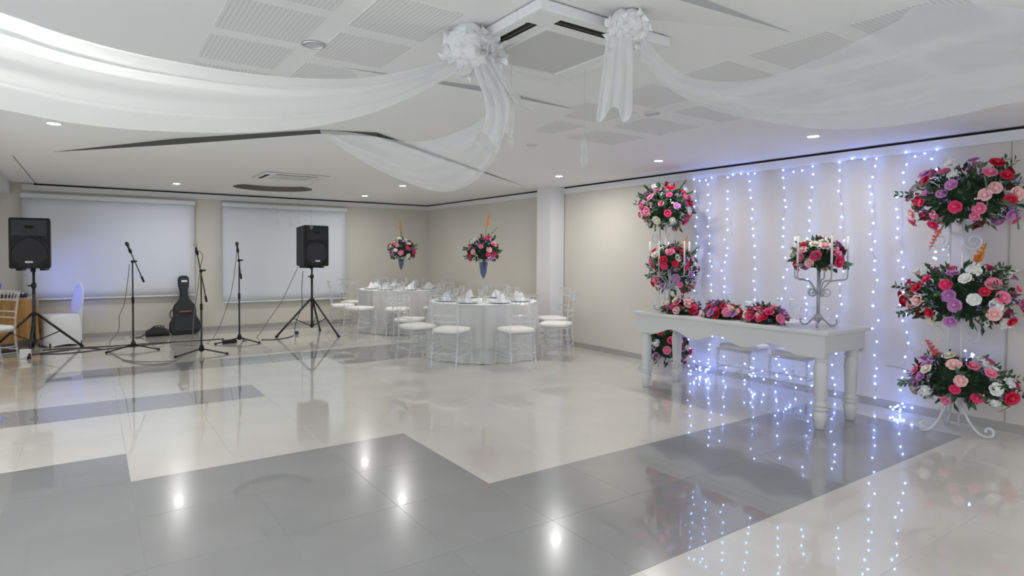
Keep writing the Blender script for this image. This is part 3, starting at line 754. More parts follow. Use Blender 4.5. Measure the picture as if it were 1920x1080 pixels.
# ------------------------------------------------------------------ covered chair, gold-draped table
def covered_chair(loc, rz):
    r = thing('covered_chair', 'chair in a stretched white cover behind the left loudspeaker stand', 'chair', loc, rz)
    rows = []
    lv = [(0.0, 0.215, 0.225), (0.10, 0.222, 0.230), (0.25, 0.215, 0.222), (0.40, 0.208, 0.215), (0.45, 0.205, 0.212), (0.465, 0.185, 0.19), (0.468, 0.0, 0.0)]
    for z, a, b in lv:
        row = []
        for k in range(33):
            t = 2 * PI * k / 32; c, s = math.cos(t), math.sin(t)
            ex = 0.35
            x = a * math.copysign(abs(c) ** ex, c); y = b * math.copysign(abs(s) ** ex, s)
            zz = z + (0.03 * (1 - abs(c * s) * 2) * (1 if z == 0 else 0))
            row.append((x, y, zz))
        rows.append(row)
    MB().grid(rows).build('seat_cover', 'white_cloth', r)
    # rounded back, front faces +y
    rows = []
    for i in range(15):
        u = i / 14; z = 0.10 + 0.83 * u
        hw = 0.20 * (1 if u < .55 else math.sqrt(max(0.0, 1 - ((u - .55) / .45) ** 2.2)))
        yb = -0.205 - 0.10 * max(0, u - .4); th = 0.026 if u < .95 else 0.012
        row = []
        for k in range(21):
            t = 2 * PI * k / 20
            row.append((max(0.004, hw) * math.cos(t), yb + th * math.sin(t), z))
        rows.append(row)
    MB().grid(rows).build('back_cover', 'white_cloth', r)
    for sx in (-1, 1):
        for sy in (-1, 1): MB().tube([(sx * .19, sy * .195, 0.06), (sx * .195, sy * .2, 0)], 0.012, 6).build('leg', 'black_metal', r)
    return r
pc = on_z(108, 640)
covered_chair((pc.x + .05, 11.33, 0), math.radians(112))
def gold_table(loc):
    r = thing('draped_table', 'small square table under a shiny gold cloth at the left edge', 'table', loc)
    bevel(MB().box(-0.30, 0.30, -0.28, 0.28, 0.70, 0.725).build('table_top', 'dark_wood', r), 0.004)
    rows = []; per = []
    for (xa, ya), (xb, yb) in (((-.3, -.28), (.3, -.28)), ((.3, -.28), (.3, .28)), ((.3, .28), (-.3, .28)), ((-.3, .28), (-.3, -.28))):
        for k in range(48): t = k / 48; per.append((xa + (xb - xa) * t, ya + (yb - ya) * t))
    per.append(per[0])
    for i in range(10):
        u = i / 9; row = []
        for k, (x, y) in enumerate(per):
            d = Vector((x, y)).normalized(); am = u ** .5 * (.030 * math.sin(k * .68) + .018 * math.sin(k * .29 + 1))
            row.append((x * 1.02 + d.x * (am + .035 * u), y * 1.02 + d.y * (am + .035 * u), .727 - .62 * u + .02 * u * math.sin(k * .21)))
        rows.append(row)
    tp = [(0, 0, .7275)]
    MB().add([(x * 1.02, y * 1.02, .7275) for x, y in per[:-1]], [tuple(range(192))]).build('cloth_top', 'gold_cloth', r)
    MB().grid(rows).build('cloth_skirt', 'gold_cloth', r)
    for sx in (-1, 1):
        for sy in (-1, 1): MB().tube([(sx * .25, sy * .23, 0), (sx * .25, sy * .23, 0.70)], 0.015, 8).build('leg', 'black_metal', r)
    return r
gold_table((-0.98, 11.45, 0))
# audio mixer on it, and a blue stage lamp beside
mx_ = thing('audio_mixer', 'low black audio mixer on the gold-draped table', 'audio mixer', (-0.98, 11.45, 0.725))
bevel(MB().box(-0.2, 0.2, -0.16, 0.16, 0, 0.05).build('case', 'black_plastic', mx_), 0.008)
for i in range(8):
    for k in range(3): MB().lathe([(0.010, 0), (0.007, 0.016)], 8, (-0.16 + i * 0.045, -0.10 + k * 0.05, 0.05)).build('knob', 'badge', mx_)
sl = thing('stage_lamp', 'blue glowing stage lamp at the left edge beside the clear chair', 'stage lamp', (-1.13, 10.9, 0))
MB().tube([(0, 0, 0.02), (0, 0, 0.86)], 0.012, 8).build('pole', 'black_metal', sl)
MB().lathe([(0.12, 0), (0.12, 0.015), (0.02, 0.03)], 16).build('base', 'black_metal', sl)
Mh = Matrix.Translation((0, 0, 0.93)) @ Matrix.Rotation(math.radians(60), 4, 'Z') @ Matrix.Rotation(math.radians(-80), 4, 'X')
MB().lathe([(0.05, -0.10), (0.085, -0.06), (0.09, 0.09), (0.08, 0.09), (0.08, 0.07)], 18, cap=False).xf(Mh).build('housing', 'black_metal', sl)
MB().lathe([(0.001, 0.075), (0.079, 0.075)], 18, cap=False).xf(Mh).build('lens', 'stage_blue', sl)
ld = bpy.data.lights.new('stage_beam', 'SPOT'); ld.energy = 9; ld.color = (0.15, 0.22, 1.0); ld.spot_size = math.radians(80); ld.spot_blend = 0.9; ld.shadow_soft_size = 0.06
lo = bpy.data.objects.new('stage_beam', ld); COL.objects.link(lo); lo.parent = sl; lo.location = (0.1, 0.05, 0.93)
lo.rotation_euler = (Vector((0.75, 0.55, 0.05))).to_track_quat('-Z', 'Y').to_euler()
# small kit on the floor there
o = MB().box(-0.06, 0.06, -0.05, 0.05, 0, 0.12).build('power_box', 'badge'); o.location = fz(48, 672); bevel(o, 0.008)
tag(o, 'small white box on the floor behind the left tripod stand', 'power box')

# ------------------------------------------------------------------ cables
def cable(label, pts, r=0.006, m='cable', n=7):
    o = MB().tube(smooth_path(pts, n), r, 6).build('audio_cable', m)
    return tag(o, label, 'cable', 'audio cables')
def F_(px, py, z=0.006): p = on_z(px, py, 0.006); return (p.x, p.y, z)
Y1, Y2, Y3 = b1[1], b2[1], b3[1]
cable('grey cable hanging from the microphone stand before the wider screen', [yp(243, 495, Y1 + .02), yp(239, 530, Y1 + .03), yp(233, 570, Y1 + .05), yp(224, 592, Y1 + .08), yp(222, 620, Y1 + .1), F_(205, 642), F_(203, 655), F_(212, 664), F_(240, 676), F_(290, 678), F_(330, 676)], 0.005, 'cable_grey')
cable('cable hanging from the silver headed microphone to the floor', [yp(373, 470, Y2), yp(380, 480, Y2 + .02), yp(376, 500, Y2 + .04), yp(371, 540, Y2 + .06), yp(364, 590, Y2 + .1), F_(358, 650), F_(340, 668), F_(318, 680), F_(270, 683), F_(230, 676)], 0.005, 'cable_grey')
cable('cable hanging from the microphone before the narrower screen', [yp(444, 470, Y3), yp(441, 500, Y3 + .03), yp(434, 545, Y3 + .06), yp(422, 585, Y3 + .1), yp(408, 620, Y3 + .2), F_(390, 643), F_(360, 648), F_(330, 646)], 0.005, 'cable_grey')
cable('cable sagging from the loudspeaker down to the third microphone stand', [yp(559, 500, pR.y + .1), yp(545, 530, pR.y + .12), yp(528, 565, pR.y + .1), yp(505, 598, pR.y), F_(482, 632), F_(466, 637), F_(455, 640)], 0.006, 'cable_grey')
cable('dark cable hanging behind the tripod near the round tables', [yp(568, 508, pR.y + .15), yp(566, 540, pR.y + .2), yp(566, 575, pR.y + .2), yp(556, 600, pR.y + .15), F_(552, 622), F_(548, 630), F_(520, 636), F_(490, 637)], 0.006)
cable('long black cable lying along the floor to the left tripod', [F_(330, 641), F_(260, 648), F_(200, 654), F_(150, 660), F_(110, 663), F_(75, 664)], 0.007)
cable('second black cable lying on the floor behind the microphone stands', [F_(420, 635), F_(350, 640), F_(290, 643), F_(220, 648), F_(150, 652), F_(80, 656)], 0.007)
cable('thick black cable on the floor left of the first microphone stand', [F_(190, 655), F_(160, 652), F_(120, 657), F_(80, 662), F_(45, 668)], 0.010)
cable('coiled dark cable under the gold-draped table', [(-0.93 + 0.09 * math.cos(a), 10.72 + 0.09 * math.sin(a), 0.008 + 0.006 * a / 3) for a in [i * 0.5 for i in range(38)]], 0.006, 'cable', 2)
ps = thing('plug_adapter', 'small white plug adapter on the floor before the narrower screen', 'plug', fz(548, 627))
MB().box(-0.03, 0.03, -0.025, 0.025, 0, 0.08).build('body', 'badge', ps); MB().box(0.05, 0.10, -0.025, 0.025, 0, 0.05).build('plug', 'mic_black', ps)
gl = MB().lathe([(0.001, 0.003), (0.03, 0.003), (0.032, 0.09), (0.029, 0.09), (0.027, 0.008), (0.001, 0.008)], 14, cap=False).build('water_glass', 'glass'); gl.location = fz(238, 641)
tag(gl, 'clear glass standing on the floor behind the first microphone stand', 'glass')

# ------------------------------------------------------------------ clear ballroom chairs
def make_chair():
    r = thing('ballroom_chair', 'x', 'chair')                      # sits facing +y
    def turned(p, q, r0=0.0125, rings=(0.25, 0.62, 0.9)):
        p, q = Vector(p), Vector(q); pts = []; rs = []
        st = {0.0: r0 * 1.0, 1.0: r0 * 0.72}
        for t in rings: st[t - .03] = r0 * .85; st[t - .012] = r0 * 1.5; st[t + .012] = r0 * 1.5; st[t + .03] = r0 * .85
        for t in sorted(st): pts.append(p.lerp(q, t)); rs.append(st[t])
        return pts, rs
    for sx in (-1, 1):
        MB().tube(*turned((sx * .185, .18, .435), (sx * .192, .195, 0)), n=7).build('leg', 'acrylic', r)
        pts = smooth_path([(sx * .165, -.235, 0), (sx * .165, -.195, .25), (sx * .165, -.185, .45), (sx * .17, -.20, .70), (sx * .175, -.235, .91)], 3)
        MB().tube(pts, [0.010 + .003 * (i % 3 == 0) for i in range(len(pts))], 7).build('leg', 'acrylic', r)
        for z in (0.16, 0.24): MB().tube([(sx * .188, .19, z), (sx * .165, -.205, z)], 0.008, 6).build('stretcher', 'acrylic', r)
    for y, z, hw in ((.19, .19, .19), (.188, .27, .187), (-.21, .20, .165)): MB().tube([(-hw, y, z), (hw, y, z)], 0.008, 6).build('stretcher', 'acrylic', r)
    bevel(MB().add([(-.195, .205, .425), (.195, .205, .425), (.175, -.195, .425), (-.175, -.195, .425), (-.195, .205, .445), (.195, .205, .445), (.175, -.195, .445), (-.175, -.195, .445)],
                   [(0, 1, 2, 3), (7, 6, 5, 4), (0, 4, 5, 1), (1, 5, 6, 2), (2, 6, 7, 3), (3, 7, 4, 0)]).build('seat', 'acrylic', r), 0.006)
    rows = []
    for z, k in ((.446, .93), (.452, 1.0), (.475, 1.02), (.490, .97), (.497, .8), (.5, .0)):
        row = []
        for i in range(29):
            a = 2 * PI * i / 28; c, s = math.cos(a), math.sin(a)
            row.append((.198 * k * math.copysign(abs(c) ** .45, c) * (1 + .04 * s), .20 * k * math.copysign(abs(s) ** .45, s), z))
        rows.append(row)
    MB().grid(rows).build('cushion', 'cushion_cloth', r)
    def arc(z, y, b=0.018, hw=.172): return smooth_path([(-hw, y, z), (-hw / 2, y - b * .75, z), (0, y - b, z), (hw / 2, y - b * .75, z), (hw, y, z)], 3)
    MB().tube(arc(.905, -.235), 0.013, 7).build('top_rail', 'acrylic', r)
    for z, y in ((.80, -.218), (.66, -.197), (.585, -.191)): MB().tube(arc(z, y), 0.009, 6).build('back_rail', 'acrylic', r)
    for i in range(5):
        x = -.12 + .06 * i; b = .018 * (1 - (abs(x) / .172) ** 2)
        MB().tube([(x, -.218 - b, .80), (x, -.226 - b, .85), (x, -.235 - b, .905)], [.006, .009, .006], 6).build('spindle', 'acrylic', r)
    return r
chair0 = make_chair(); chair_tree = tree_of(chair0); chair_used = [False]
def put_chair(x, y, face, label, group):
    rz = math.atan2(face[1] - y, face[0] - x) - PI / 2
    if not chair_used[0]:
        chair_used[0] = True; chair0.location = (x, y, 0); chair0.rotation_euler = (0, 0, rz); chair0['label'] = label; chair0['group'] = group
    else: copy_tree(chair0, chair_tree, (x, y, 0), rz, label, group)
C1, C2 = (4.52, 7.21), (4.71, 10.37)
GA, GB = 'clear chairs around the nearer round table', 'clear chairs around the farther round table'
for ang, R, lab in ((-144, 0.98, 'clear chair with white cushion at the nearer round table, in front below the napkins'), (-176, 1.02, 'clear chair with white cushion at the nearer round table, on its speaker side'),
                    (-99, 1.0, 'clear chair with white cushion nearest the viewer at the nearer round table'), (-52, 1.0, 'clear chair at the nearer round table beside the pilaster, front one'),
                    (-14, 1.03, 'clear chair at the nearer round table touching the pilaster corner'), (140, 1.05, 'clear chair between the two round tables, on the nearer one'),
                    (95, 1.05, 'clear chair behind the nearer round table, below its vase'), (48, 1.05, 'clear chair behind the nearer round table toward the beige wall')):
    a = math.radians(ang); put_chair(C1[0] + max(R, 1.05) * math.cos(a), C1[1] + max(R, 1.05) * math.sin(a), C1, lab, GA)
for ang, R, lab in ((166, 1.0, 'clear chair at the farther round table nearest the screens'), (-156, 0.98, 'clear chair at the farther round table, front one beside the speaker tripod'),
                    (-118, 0.98, 'clear chair at the farther round table, front middle one'), (-78, 1.0, 'clear chair at the farther round table half hidden by the nearer chairs'),
                    (124, 1.0, 'clear chair behind the farther round table toward the back wall'), (80, 1.0, 'clear chair behind the farther round table under its vase'), (20, 1.0, 'clear chair at the farther round table in the room corner'), (-30, 1.0, 'clear chair at the farther round table by the beige wall')):
    a = math.radians(ang); put_chair(C2[0] + max(R, 1.05) * math.cos(a), C2[1] + max(R, 1.05) * math.sin(a), C2, lab, GB)
put_chair(5.60, 3.80, (4.6, 3.80), 'clear chair behind the white console table, farther from the viewer', 'chairs at the console table')
put_chair(5.66, 3.24, (4.6, 3.24), 'clear chair behind the white console table, nearer to the viewer', 'chairs at the console table')
put_chair(-1.02, 9.62, (-1.9, 9.0), 'clear chair cut off by the left edge of the picture', 'chairs at the left edge')

# ------------------------------------------------------------------ round tables and their settings
def round_table(C, tlab, clab, seed, R=0.75):
    rnd = random.Random(seed)
    t = thing('round_table', tlab, 'table', (C[0], C[1], 0), 0, 'round banquet tables')
    MB().lathe([(0.001, .735), (R - .02, .735), (R - .01, .742), (R - .02, .75), (.001, .75)], 48, cap=False).build('table_top', 'dark_wood', t)
    MB().lathe([(0.03, 0.03), (0.03, .735)], 12).build('pedestal', 'black_metal', t)
    for k in range(4):
        a = k * PI / 2 + .4; MB().tube([(0, 0, .06), (.38 * math.cos(a), .38 * math.sin(a), .012)], .018, 8).build('foot', 'black_metal', t)
    n = 144; rows = []
    ph = rnd.random() * 6
    def rip(a): return math.sin(15 * a + ph) * .6 + math.sin(26 * a + 2.1 * ph) * .4 + .4 * math.sin(7 * a + ph * 3)
    for z, r, am in ((.758, .002, 0), (.758, R * .5, 0), (.758, R - .01, 0), (.754, R + .004, .002), (.70, R + .014, .010), (.50, R + .024, .024), (.25, R + .034, .036), (.01, R + .05, .045)):
        rows.append([((r + am * rip(2 * PI * i / n)) * math.cos(2 * PI * i / n), (r + am * rip(2 * PI * i / n)) * math.sin(2 * PI * i / n), z) for i in range(n + 1)])
    c = thing('tablecloth', clab, 'tablecloth', (C[0], C[1], 0), 0, 'sheer white tablecloths')
    MB().grid(rows[:4]).build('top_cloth', 'white_cloth', c)
    MB().grid(rows[3:]).build('skirt', 'organza', c)
    return t
round_table(C1, 'nearer round banquet table under a sheer white cloth', 'sheer white cloth over the nearer round table', 3)
round_table(C2, 'farther round banquet table under a sheer white cloth', 'sheer white cloth over the farther round table', 5)
glass_me = MB().lathe([(0.001, 0), (.032, 0.001), (.030, .004), (.004, .010), (.004, .075), (.012, .085), (.033, .115), (.036, .145), (.030, .185), (.028, .185), (.034, .145), (.031, .117), (.010, .090)], 14, cap=False).mesh('wine_glass', 'glass')
tumbler_me = MB().lathe([(0.001, 0.003), (.028, .003), (.034, .10), (.032, .10), (.026, .008), (.001, .008)], 14, cap=False).mesh('tumbler', 'glass')
plate_me = MB().lathe([(0.001, .004), (.09, .004), (.115, .010), (.15, .016), (.15, .019), (.113, .014), (.09, .009), (.001, .009)], 28, cap=False).mesh('plate', 'plate_glass')
def napkin_mesh():
    rows = []
    for i in range(7):
        u = i / 6; row = []
        for k in range(25):
            a = 2 * PI * k / 24
            r = .085 * (1 - u) ** .8 * (1 + .22 * math.sin(5 * a + 1.2 * u)) + .006
            row.append((r * math.cos(a) * 1.05 + .03 * u + .008 * math.sin(9 * a + 5 * u), r * math.sin(a) * .7 + .02 * u * u, .115 * u + .012 * math.sin(3 * a) * (1 - u) * u))
        rows.append(row)
    return MB().grid(rows).mesh('napkin', 'white_cloth')
nap_me = napkin_mesh()
for C, which, gname in ((C1, 'nearer', 'near'), (C2, 'farther', 'far')):
    for k in range(8):
        a = math.radians(-144 + 45 * k); c, s = math.cos(a), math.sin(a); z = .7585
        side = ['facing the microphone stands', 'in front', 'facing the console table', 'toward the pilaster side', 'toward the beige wall', 'at the very back', 'toward the room corner', 'toward the screens'][k]
        o = inst(plate_me, 'plate', None, (C[0] + .55 * c, C[1] + .55 * s, z)); tag(o, 'pale charger plate on the %s round table, place setting %s' % (which, side), 'plate', 'plates on the %s round table' % which)
        o = inst(nap_me, 'napkin', None, (C[0] + .55 * c, C[1] + .55 * s, z + .0095), (0, 0, a + .6 * k)); tag(o, 'folded white napkin on the %s round table, place setting %s' % (which, side), 'napkin', 'folded napkins on the %s round table' % which)
        b = a + .30; o = inst(glass_me, 'wine_glass', None, (C[0] + .48 * math.cos(b), C[1] + .48 * math.sin(b), z)); tag(o, 'clear stem glass on the %s round table, place setting %s' % (which, side), 'glass', 'stem glasses on the %s round table' % which)
        b = a + .42; o = inst(tumbler_me, 'tumbler', None, (C[0] + .40 * math.cos(b), C[1] + .40 * math.sin(b), z)); tag(o, 'short clear tumbler on the %s round table, place setting %s' % (which, side), 'glass', 'tumblers on the %s round table' % which)

# ------------------------------------------------------------------ flowers
def rose_mesh(m, seed):
    rnd = random.Random(seed); mb = MB()
    mb.ball((0, 0, .10), .42, 8, 5, (1, 1, 1.1))
    for ring, (n, tilt, L, wd) in enumerate(((3, .22, .70, .62), (5, .50, .88, .68), (6, .86, 1.0, .72))):
        for k in range(n):
            a = 2 * PI * k / n + ring * .5 + rnd.uniform(-.15, .15); rows = []
            for i in range(4):
                u = i / 3; row = []
                th = tilt * (.55 + .75 * u * u)
                rr = .18 + L * u * math.sin(th) * .95; z = -.25 + L * u * math.cos(th) * .95
                for j in range(4):
                    v = (j / 3 - .5) * 2; wv = wd * math.sin(PI * (.22 + .48 * u)) * v
                    da = wv / max(.3, rr + .18)
                    row.append((rr * math.cos(a + da) * (1 - .05 * v * v), rr * math.sin(a + da) * (1 - .05 * v * v), z + .07 * v * v + rnd.uniform(-.02, .02)))
                rows.append(row)
            mb.grid(rows)
    return mb.mesh('rose', m)
def puff_mesh(m, seed):
    rnd = random.Random(seed); mb = MB()
    for k in range(34):
        z = rnd.uniform(-.3, 1); a = rnd.random() * 6.28; q_ = math.sqrt(max(0, 1 - z * z))
        d = Vector((q_ * math.cos(a), q_ * math.sin(a), z)); e1 = d.orthogonal().normalized(); e2 = d.cross(e1)
        c = d * .35; p = d * rnd.uniform(.8, 1.0); w_ = .26
        mb.add([c, p + e1 * w_, p * 1.08 + e2 * w_ * .5, p - e1 * w_], [(0, 1, 2, 3)], True)
    mb.ball((0, 0, 0), .62, 8, 5)
    return mb.mesh('carnation', m)
BL = {}
for k, m in enumerate(('rose_red', 'rose_hot', 'rose_pink', 'rose_blush', 'rose_mauve', 'rose_cream', 'rose_white')):
    BL[m] = [rose_mesh(m, 10 + k), rose_mesh(m, 40 + k)] if m != 'rose_white' else [puff_mesh(m, 70), rose_mesh(m, 71)]
MIX = [('rose_red', 4), ('rose_hot', 5), ('rose_pink', 5), ('rose_blush', 3), ('rose_mauve', 6), ('rose_cream', 2), ('rose_white', 5)]
MIX_TBL = [('rose_red', 5), ('rose_hot', 7), ('rose_pink', 4), ('rose_blush', 5), ('rose_mauve', 3), ('rose_cream', 4)]
def leaf_add(mb, p, d, L, wd, rnd, mi=0):
    d = d.normalized(); s = d.cross(Vector((rnd.uniform(-1, 1), rnd.uniform(-1, 1), rnd.uniform(-1, 1))))
    s = s.normalized() if s.length > 1e-3 else d.orthogonal().normalized()
    nn = d.cross(s); m1 = p + d * L * .5 + nn * L * .12
    mb.add([p, m1 + s * wd, p + d * L, m1 - s * wd], [(0, 1, 2), (0, 2, 3)], False, mi)
def arrangement(label, base, c, rad, nb, seed, size=(0.032, 0.05), mix=MIX, group=None, leaves=260, low=-0.75, name='flower_arrangement', fill=60):
    """c: centre of the mound relative to base; rad: semi-axes"""
    rnd = random.Random(seed); r = thing(name, label, 'flower arrangement', base, 0, group)
    c = Vector(c); rx, ry, rz = rad
    MB().ball(c, 1, 12, 8, (rx * .62, ry * .62, rz * .62)).build('foam_core', 'foam', r)
    lf = MB()
    for k in range(leaves):
        z = rnd.uniform(max(-1, low - .15), 1); a = rnd.random() * 2 * PI; q_ = math.sqrt(max(0, 1 - z * z)); d = Vector((q_ * math.cos(a), q_ * math.sin(a), z))
        t = rnd.uniform(.5, .92); p = c + Vector((d.x * rx, d.y * ry, d.z * rz)) * t
        dd = (d + Vector((rnd.uniform(-.8, .8), rnd.uniform(-.8, .8), rnd.uniform(-.8, .8)))).normalized()
        leaf_add(lf, p, dd, rnd.uniform(.05, .10), rnd.uniform(.012, .022), rnd, 1 if rnd.random() < .18 else 0)
    for k in range(max(4, leaves // 30)):           # sprigs that stick out of the mound
        z = rnd.uniform(-.5, .95); a = rnd.random() * 2 * PI; q_ = math.sqrt(1 - z * z); d = Vector((q_ * math.cos(a), q_ * math.sin(a), z)); mi = 1 if rnd.random() < .35 else 0
        for m_ in range(5):
            p = c + Vector((d.x * rx, d.y * ry, d.z * rz)) * (.85 + .10 * m_)
            if base[0] + p.x > XR - .03: continue
            for s2 in (-1, 1): leaf_add(lf, p, d + d.orthogonal() * s2 * .9, .055, .014, rnd, mi)
    lf.build('foliage', ['leaf', 'leaf_pale'], r, kind='stuff')
    fl = MB()
    for k in range(fill // 2):
        z = rnd.uniform(low, 1); a = rnd.random() * 2 * PI; q_ = math.sqrt(max(0, 1 - z * z)); d = Vector((q_ * math.cos(a), q_ * math.sin(a), z))
        p = c + Vector((d.x * rx, d.y * ry, d.z * rz)) * rnd.uniform(.85, 1.02); mi = 0 if rnd.random() < .6 else 1
        for q2 in range(5):
            v = Vector((rnd.uniform(-1, 1), rnd.uniform(-1, 1), rnd.uniform(-1, 1))) * .018
            fl.ball(p + v, .008, 5, 3, mi=mi)
    fl.build('filler_flowers', ['filler_violet', 'rose_white'], r, kind='stuff')
    pool = [m for m, n_ in mix for _ in range(n_)]; ga = PI * (3 - math.sqrt(5)); last = None
    for k in range(nb):
        z = low + (1 - low) * (k + .5) / nb; a = k * ga + rnd.uniform(-.25, .25); z = max(-1, min(1, z + rnd.uniform(-.05, .05)))
        q_ = math.sqrt(max(0, 1 - z * z)); d = Vector((q_ * math.cos(a), q_ * math.sin(a), z))
        p = c + Vector((d.x * rx, d.y * ry, d.z * rz)) * rnd.uniform(.87, 1.15)
        nrm = Vector((d.x / rx, d.y / ry, d.z / rz)).normalized()
        nrm = (nrm + Vector((rnd.uniform(-.25, .25), rnd.uniform(-.25, .25), rnd.uniform(-.05, .3)))).normalized()
        m = rnd.choice(pool)
        if m == last: m = rnd.choice(pool)
        last = m; me = rnd.choice(BL[m]); s = rnd.uniform(*size) * 1.12
        inst(me, 'carnation' if me.name.startswith('carn') else 'rose', r, p, Vector((0, 0, 1)).rotation_difference(nrm), s)
    return r
def glad(parent, p0, p1, m, nfl=6, start=.45, sz=.030):
    """a gladiolus stem with flowers along its upper part"""
    p0, p1 = Vector(p0), Vector(p1); P = smooth_path([p0, p0.lerp(p1, .5) + Vector((0, 0, .02)), p1], 5)
    g_ = MB().tube(P, [.005 - .003 * i / len(P) for i in range(len(P))], 5).build('gladiolus_stem', 'stem', parent)
    mb = MB(); rnd = random.Random(int(p1.x * 1000))
    for k in range(nfl):
        t = start + (1 - start) * k / nfl; p = p0.lerp(p1, t) + Vector((0, 0, .02 * 4 * t * (1 - t))); s = sz * (1.15 - .7 * k / nfl)
        for q_ in range(5):
            a = q_ * 2 * PI / 5 + k; d = Vector((math.cos(a), math.sin(a) * .6, .75 + rnd.uniform(-.3, .3)))
            leaf_add(mb, p, d, s * 1.4, s * .5, rnd)
    mb.build('gladiolus_bloom', m, g_)
    return g_
def blade(parent, pts, m='leaf_pale', w_=.006):
    MB().tube(smooth_path(pts, 4), [w_] * (len(pts) * 4 - 3), 4).build('grass_blade', m, parent)

# iron tiered stands: three cups on a pole with scroll feet
def tier_stand(label, loc, zs, rz):
    r = thing('flower_stand', label, 'flower stand', loc, rz, 'tiered iron flower stands')
    for dx in (-.045, .045): MB().tube([(0, dx, .05), (0, dx, zs[-1] - .02)], .009, 8).build('pole', 'iron_white', r)
    for k in range(3):
        a = k * 2 * PI / 3 + .5; c, s = math.cos(a), math.sin(a)
        path = [(0.02, .30), (.06, .22), (.12, .10), (.18, .03), (.235, .014), (.27, .03), (.275, .065), (.25, .085), (.225, .07), (.23, .048)]
        MB().tube(smooth_path([(x * c, x * s, z) for x, z in path], 4), .010, 7).build('scroll_foot', 'iron_white', r)
    for z in zs:
        MB().lathe([(0.02, z - .07), (.05, z - .06), (.075, z - .02), (.08, z - .02), (.055, z - .066)], 16, cap=False).build('cup', 'iron_white', r)
    for z0, z1 in zip(zs, zs[1:]):
        for s in (-1, 1):
            cz = (z0 + z1) / 2 + .12; pts = []
            for i in range(26):
                t = i / 25; a = 2 * PI * 1.35 * t + PI / 2; R = .07 * (1 - .72 * t); pts.append((0, s * (.045 + .07) + s * R * math.cos(a + PI / 2), cz + R * math.sin(a + PI / 2)))
            MB().tube(pts, .006, 6).build('scroll', 'iron_white', r)
    return r
SR = (5.72, 1.97, 0); SL_ = (5.66, 4.97, 0)
def zat(px, py, S): return on_x(px, py, S[0]).z
tier_stand('white iron three tier flower stand against the wall at the right', SR, (.33, 1.02, 1.82), 0)
tier_stand('white iron three tier flower stand behind the far end of the console table', SL_, (.25, 1.16, 1.85), 0)
GR, GL = 'arrangements on the right stand', 'arrangements on the stand behind the table'
def at_stand(px, py, S): p = on_x(px, py, S[0]); return (p.x, p.y, p.z)
def arr_at(label, px, py, S, rad, nb, seed, group, **k):
    p = at_stand(px, py, S); b = (p[0], p[1], p[2] - rad[2] * .8)
    return arrangement(label, b, (0, 0, rad[2] * .8), rad, nb, seed, group=group, **k)
a = arr_at('large topmost arrangement of roses on the right flower stand', 1812, 372, SR, (.225, .40, .265), 62, 11, GR, leaves=420, fill=90)
glad(a, (0, .12, .05), on_x(1742, 470, 5.65) - Vector(a.location), 'petal_coral', 6, .5)
blade(a, [(0, -.05, .30), on_x(1846, 330, 5.52) - Vector(a.location), on_x(1852, 385, 5.50) - Vector(a.location)])
blade(a, [(0, -.3, .2), on_x(1905, 390, 5.62) - Vector(a.location), on_x(1910, 430, 5.62) - Vector(a.location)])
a = arr_at('middle arrangement of roses on the right flower stand', 1800, 560, SR, (.225, .38, .255), 58, 12, GR, leaves=400, fill=90)
glad(a, (0, -.05, .3), on_x(1850, 455, 5.8) - Vector(a.location), 'petal_orange', 5, .5, .035)
glad(a, (0, -.2, .28), on_x(1915, 508, 5.75) - Vector(a.location), 'petal_lily', 6, .45, .035)
a = arr_at('lowest arrangement of roses on the right flower stand, near the floor', 1798, 716, SR, (.225, .35, .20), 46, 13, GR, leaves=360, fill=70)
glad(a, (0, .1, .2), on_x(1735, 636, 5.75) - Vector(a.location), 'petal_coral', 5, .45, .035)
blade(a, [(0, .2, .15), on_x(1690, 690, 5.75) - Vector(a.location), on_x(1660, 685, 5.75) - Vector(a.location)], 'iron_silver', .004)
a = arr_at('topmost arrangement of roses on the stand behind the console table', 1250, 391, SL_, (.26, .32, .285), 46, 14, GL, leaves=340, fill=60)
a = arr_at('middle arrangement of roses on the stand behind the console table', 1264, 508, SL_, (.24, .28, .29), 40, 15, GL, leaves=320, fill=50)
glad(a, (0, -.1, .35), on_x(1290, 440, 5.66) - Vector(a.location), 'petal_orange', 4, .3, .035)
blade(a, [(0, -.1, .3), on_x(1302, 470, 5.7) - Vector(a.location), on_x(1312, 462, 5.7) - Vector(a.location)], 'leaf', .004)
a = arr_at('lowest arrangement of roses behind the far legs of the console table', 1252, 648, SL_, (.22, .25, .24), 32, 16, GL, leaves=280, fill=50)

# ------------------------------------------------------------------ console table
TX0, TX1, TY0, TY1, TZ = 4.78, 5.49, 2.50, 4.60, .81
ct = thing('console_table', 'long white console table with turned legs and scalloped apron', 'table', (0, 0, 0))
bevel(MB().box(TX0, TX1, TY0, TY1, TZ - .035, TZ).build('table_top', 'table_paint', ct), 0.008, 2)
def apron_long(x0, x1):
    n = 80; V = []; F = []; ya, yb = TY0 + .035, TY1 - .035
    for i in range(n + 1):
        t = i / n; y = ya + (yb - ya) * t
        e = min(t, 1 - t)
        d = .185 if e < .10 else .150 + .035 * math.cos((t - .10) / .8 * 2 * PI * 3.0)
        V += [(x0, y, TZ - .035), (x0, y, TZ - .035 - d), (x1, y, TZ - .035), (x1, y, TZ - .035 - d)]
    for i in range(n):
        a = 4 * i; F += [(a, a + 1, a + 5, a + 4), (a + 2, a + 6, a + 7, a + 3), (a + 1, a + 3, a + 7, a + 5)]
    F += [(0, 2, 3, 1), (4 * n, 4 * n + 1, 4 * n + 3, 4 * n + 2)]
    return MB().add(V, F)
apron_long(TX0 + .03, TX0 + .05).build('apron', 'table_paint', ct)
apron_long(TX1 - .05, TX1 - .03).build('apron', 'table_paint', ct)
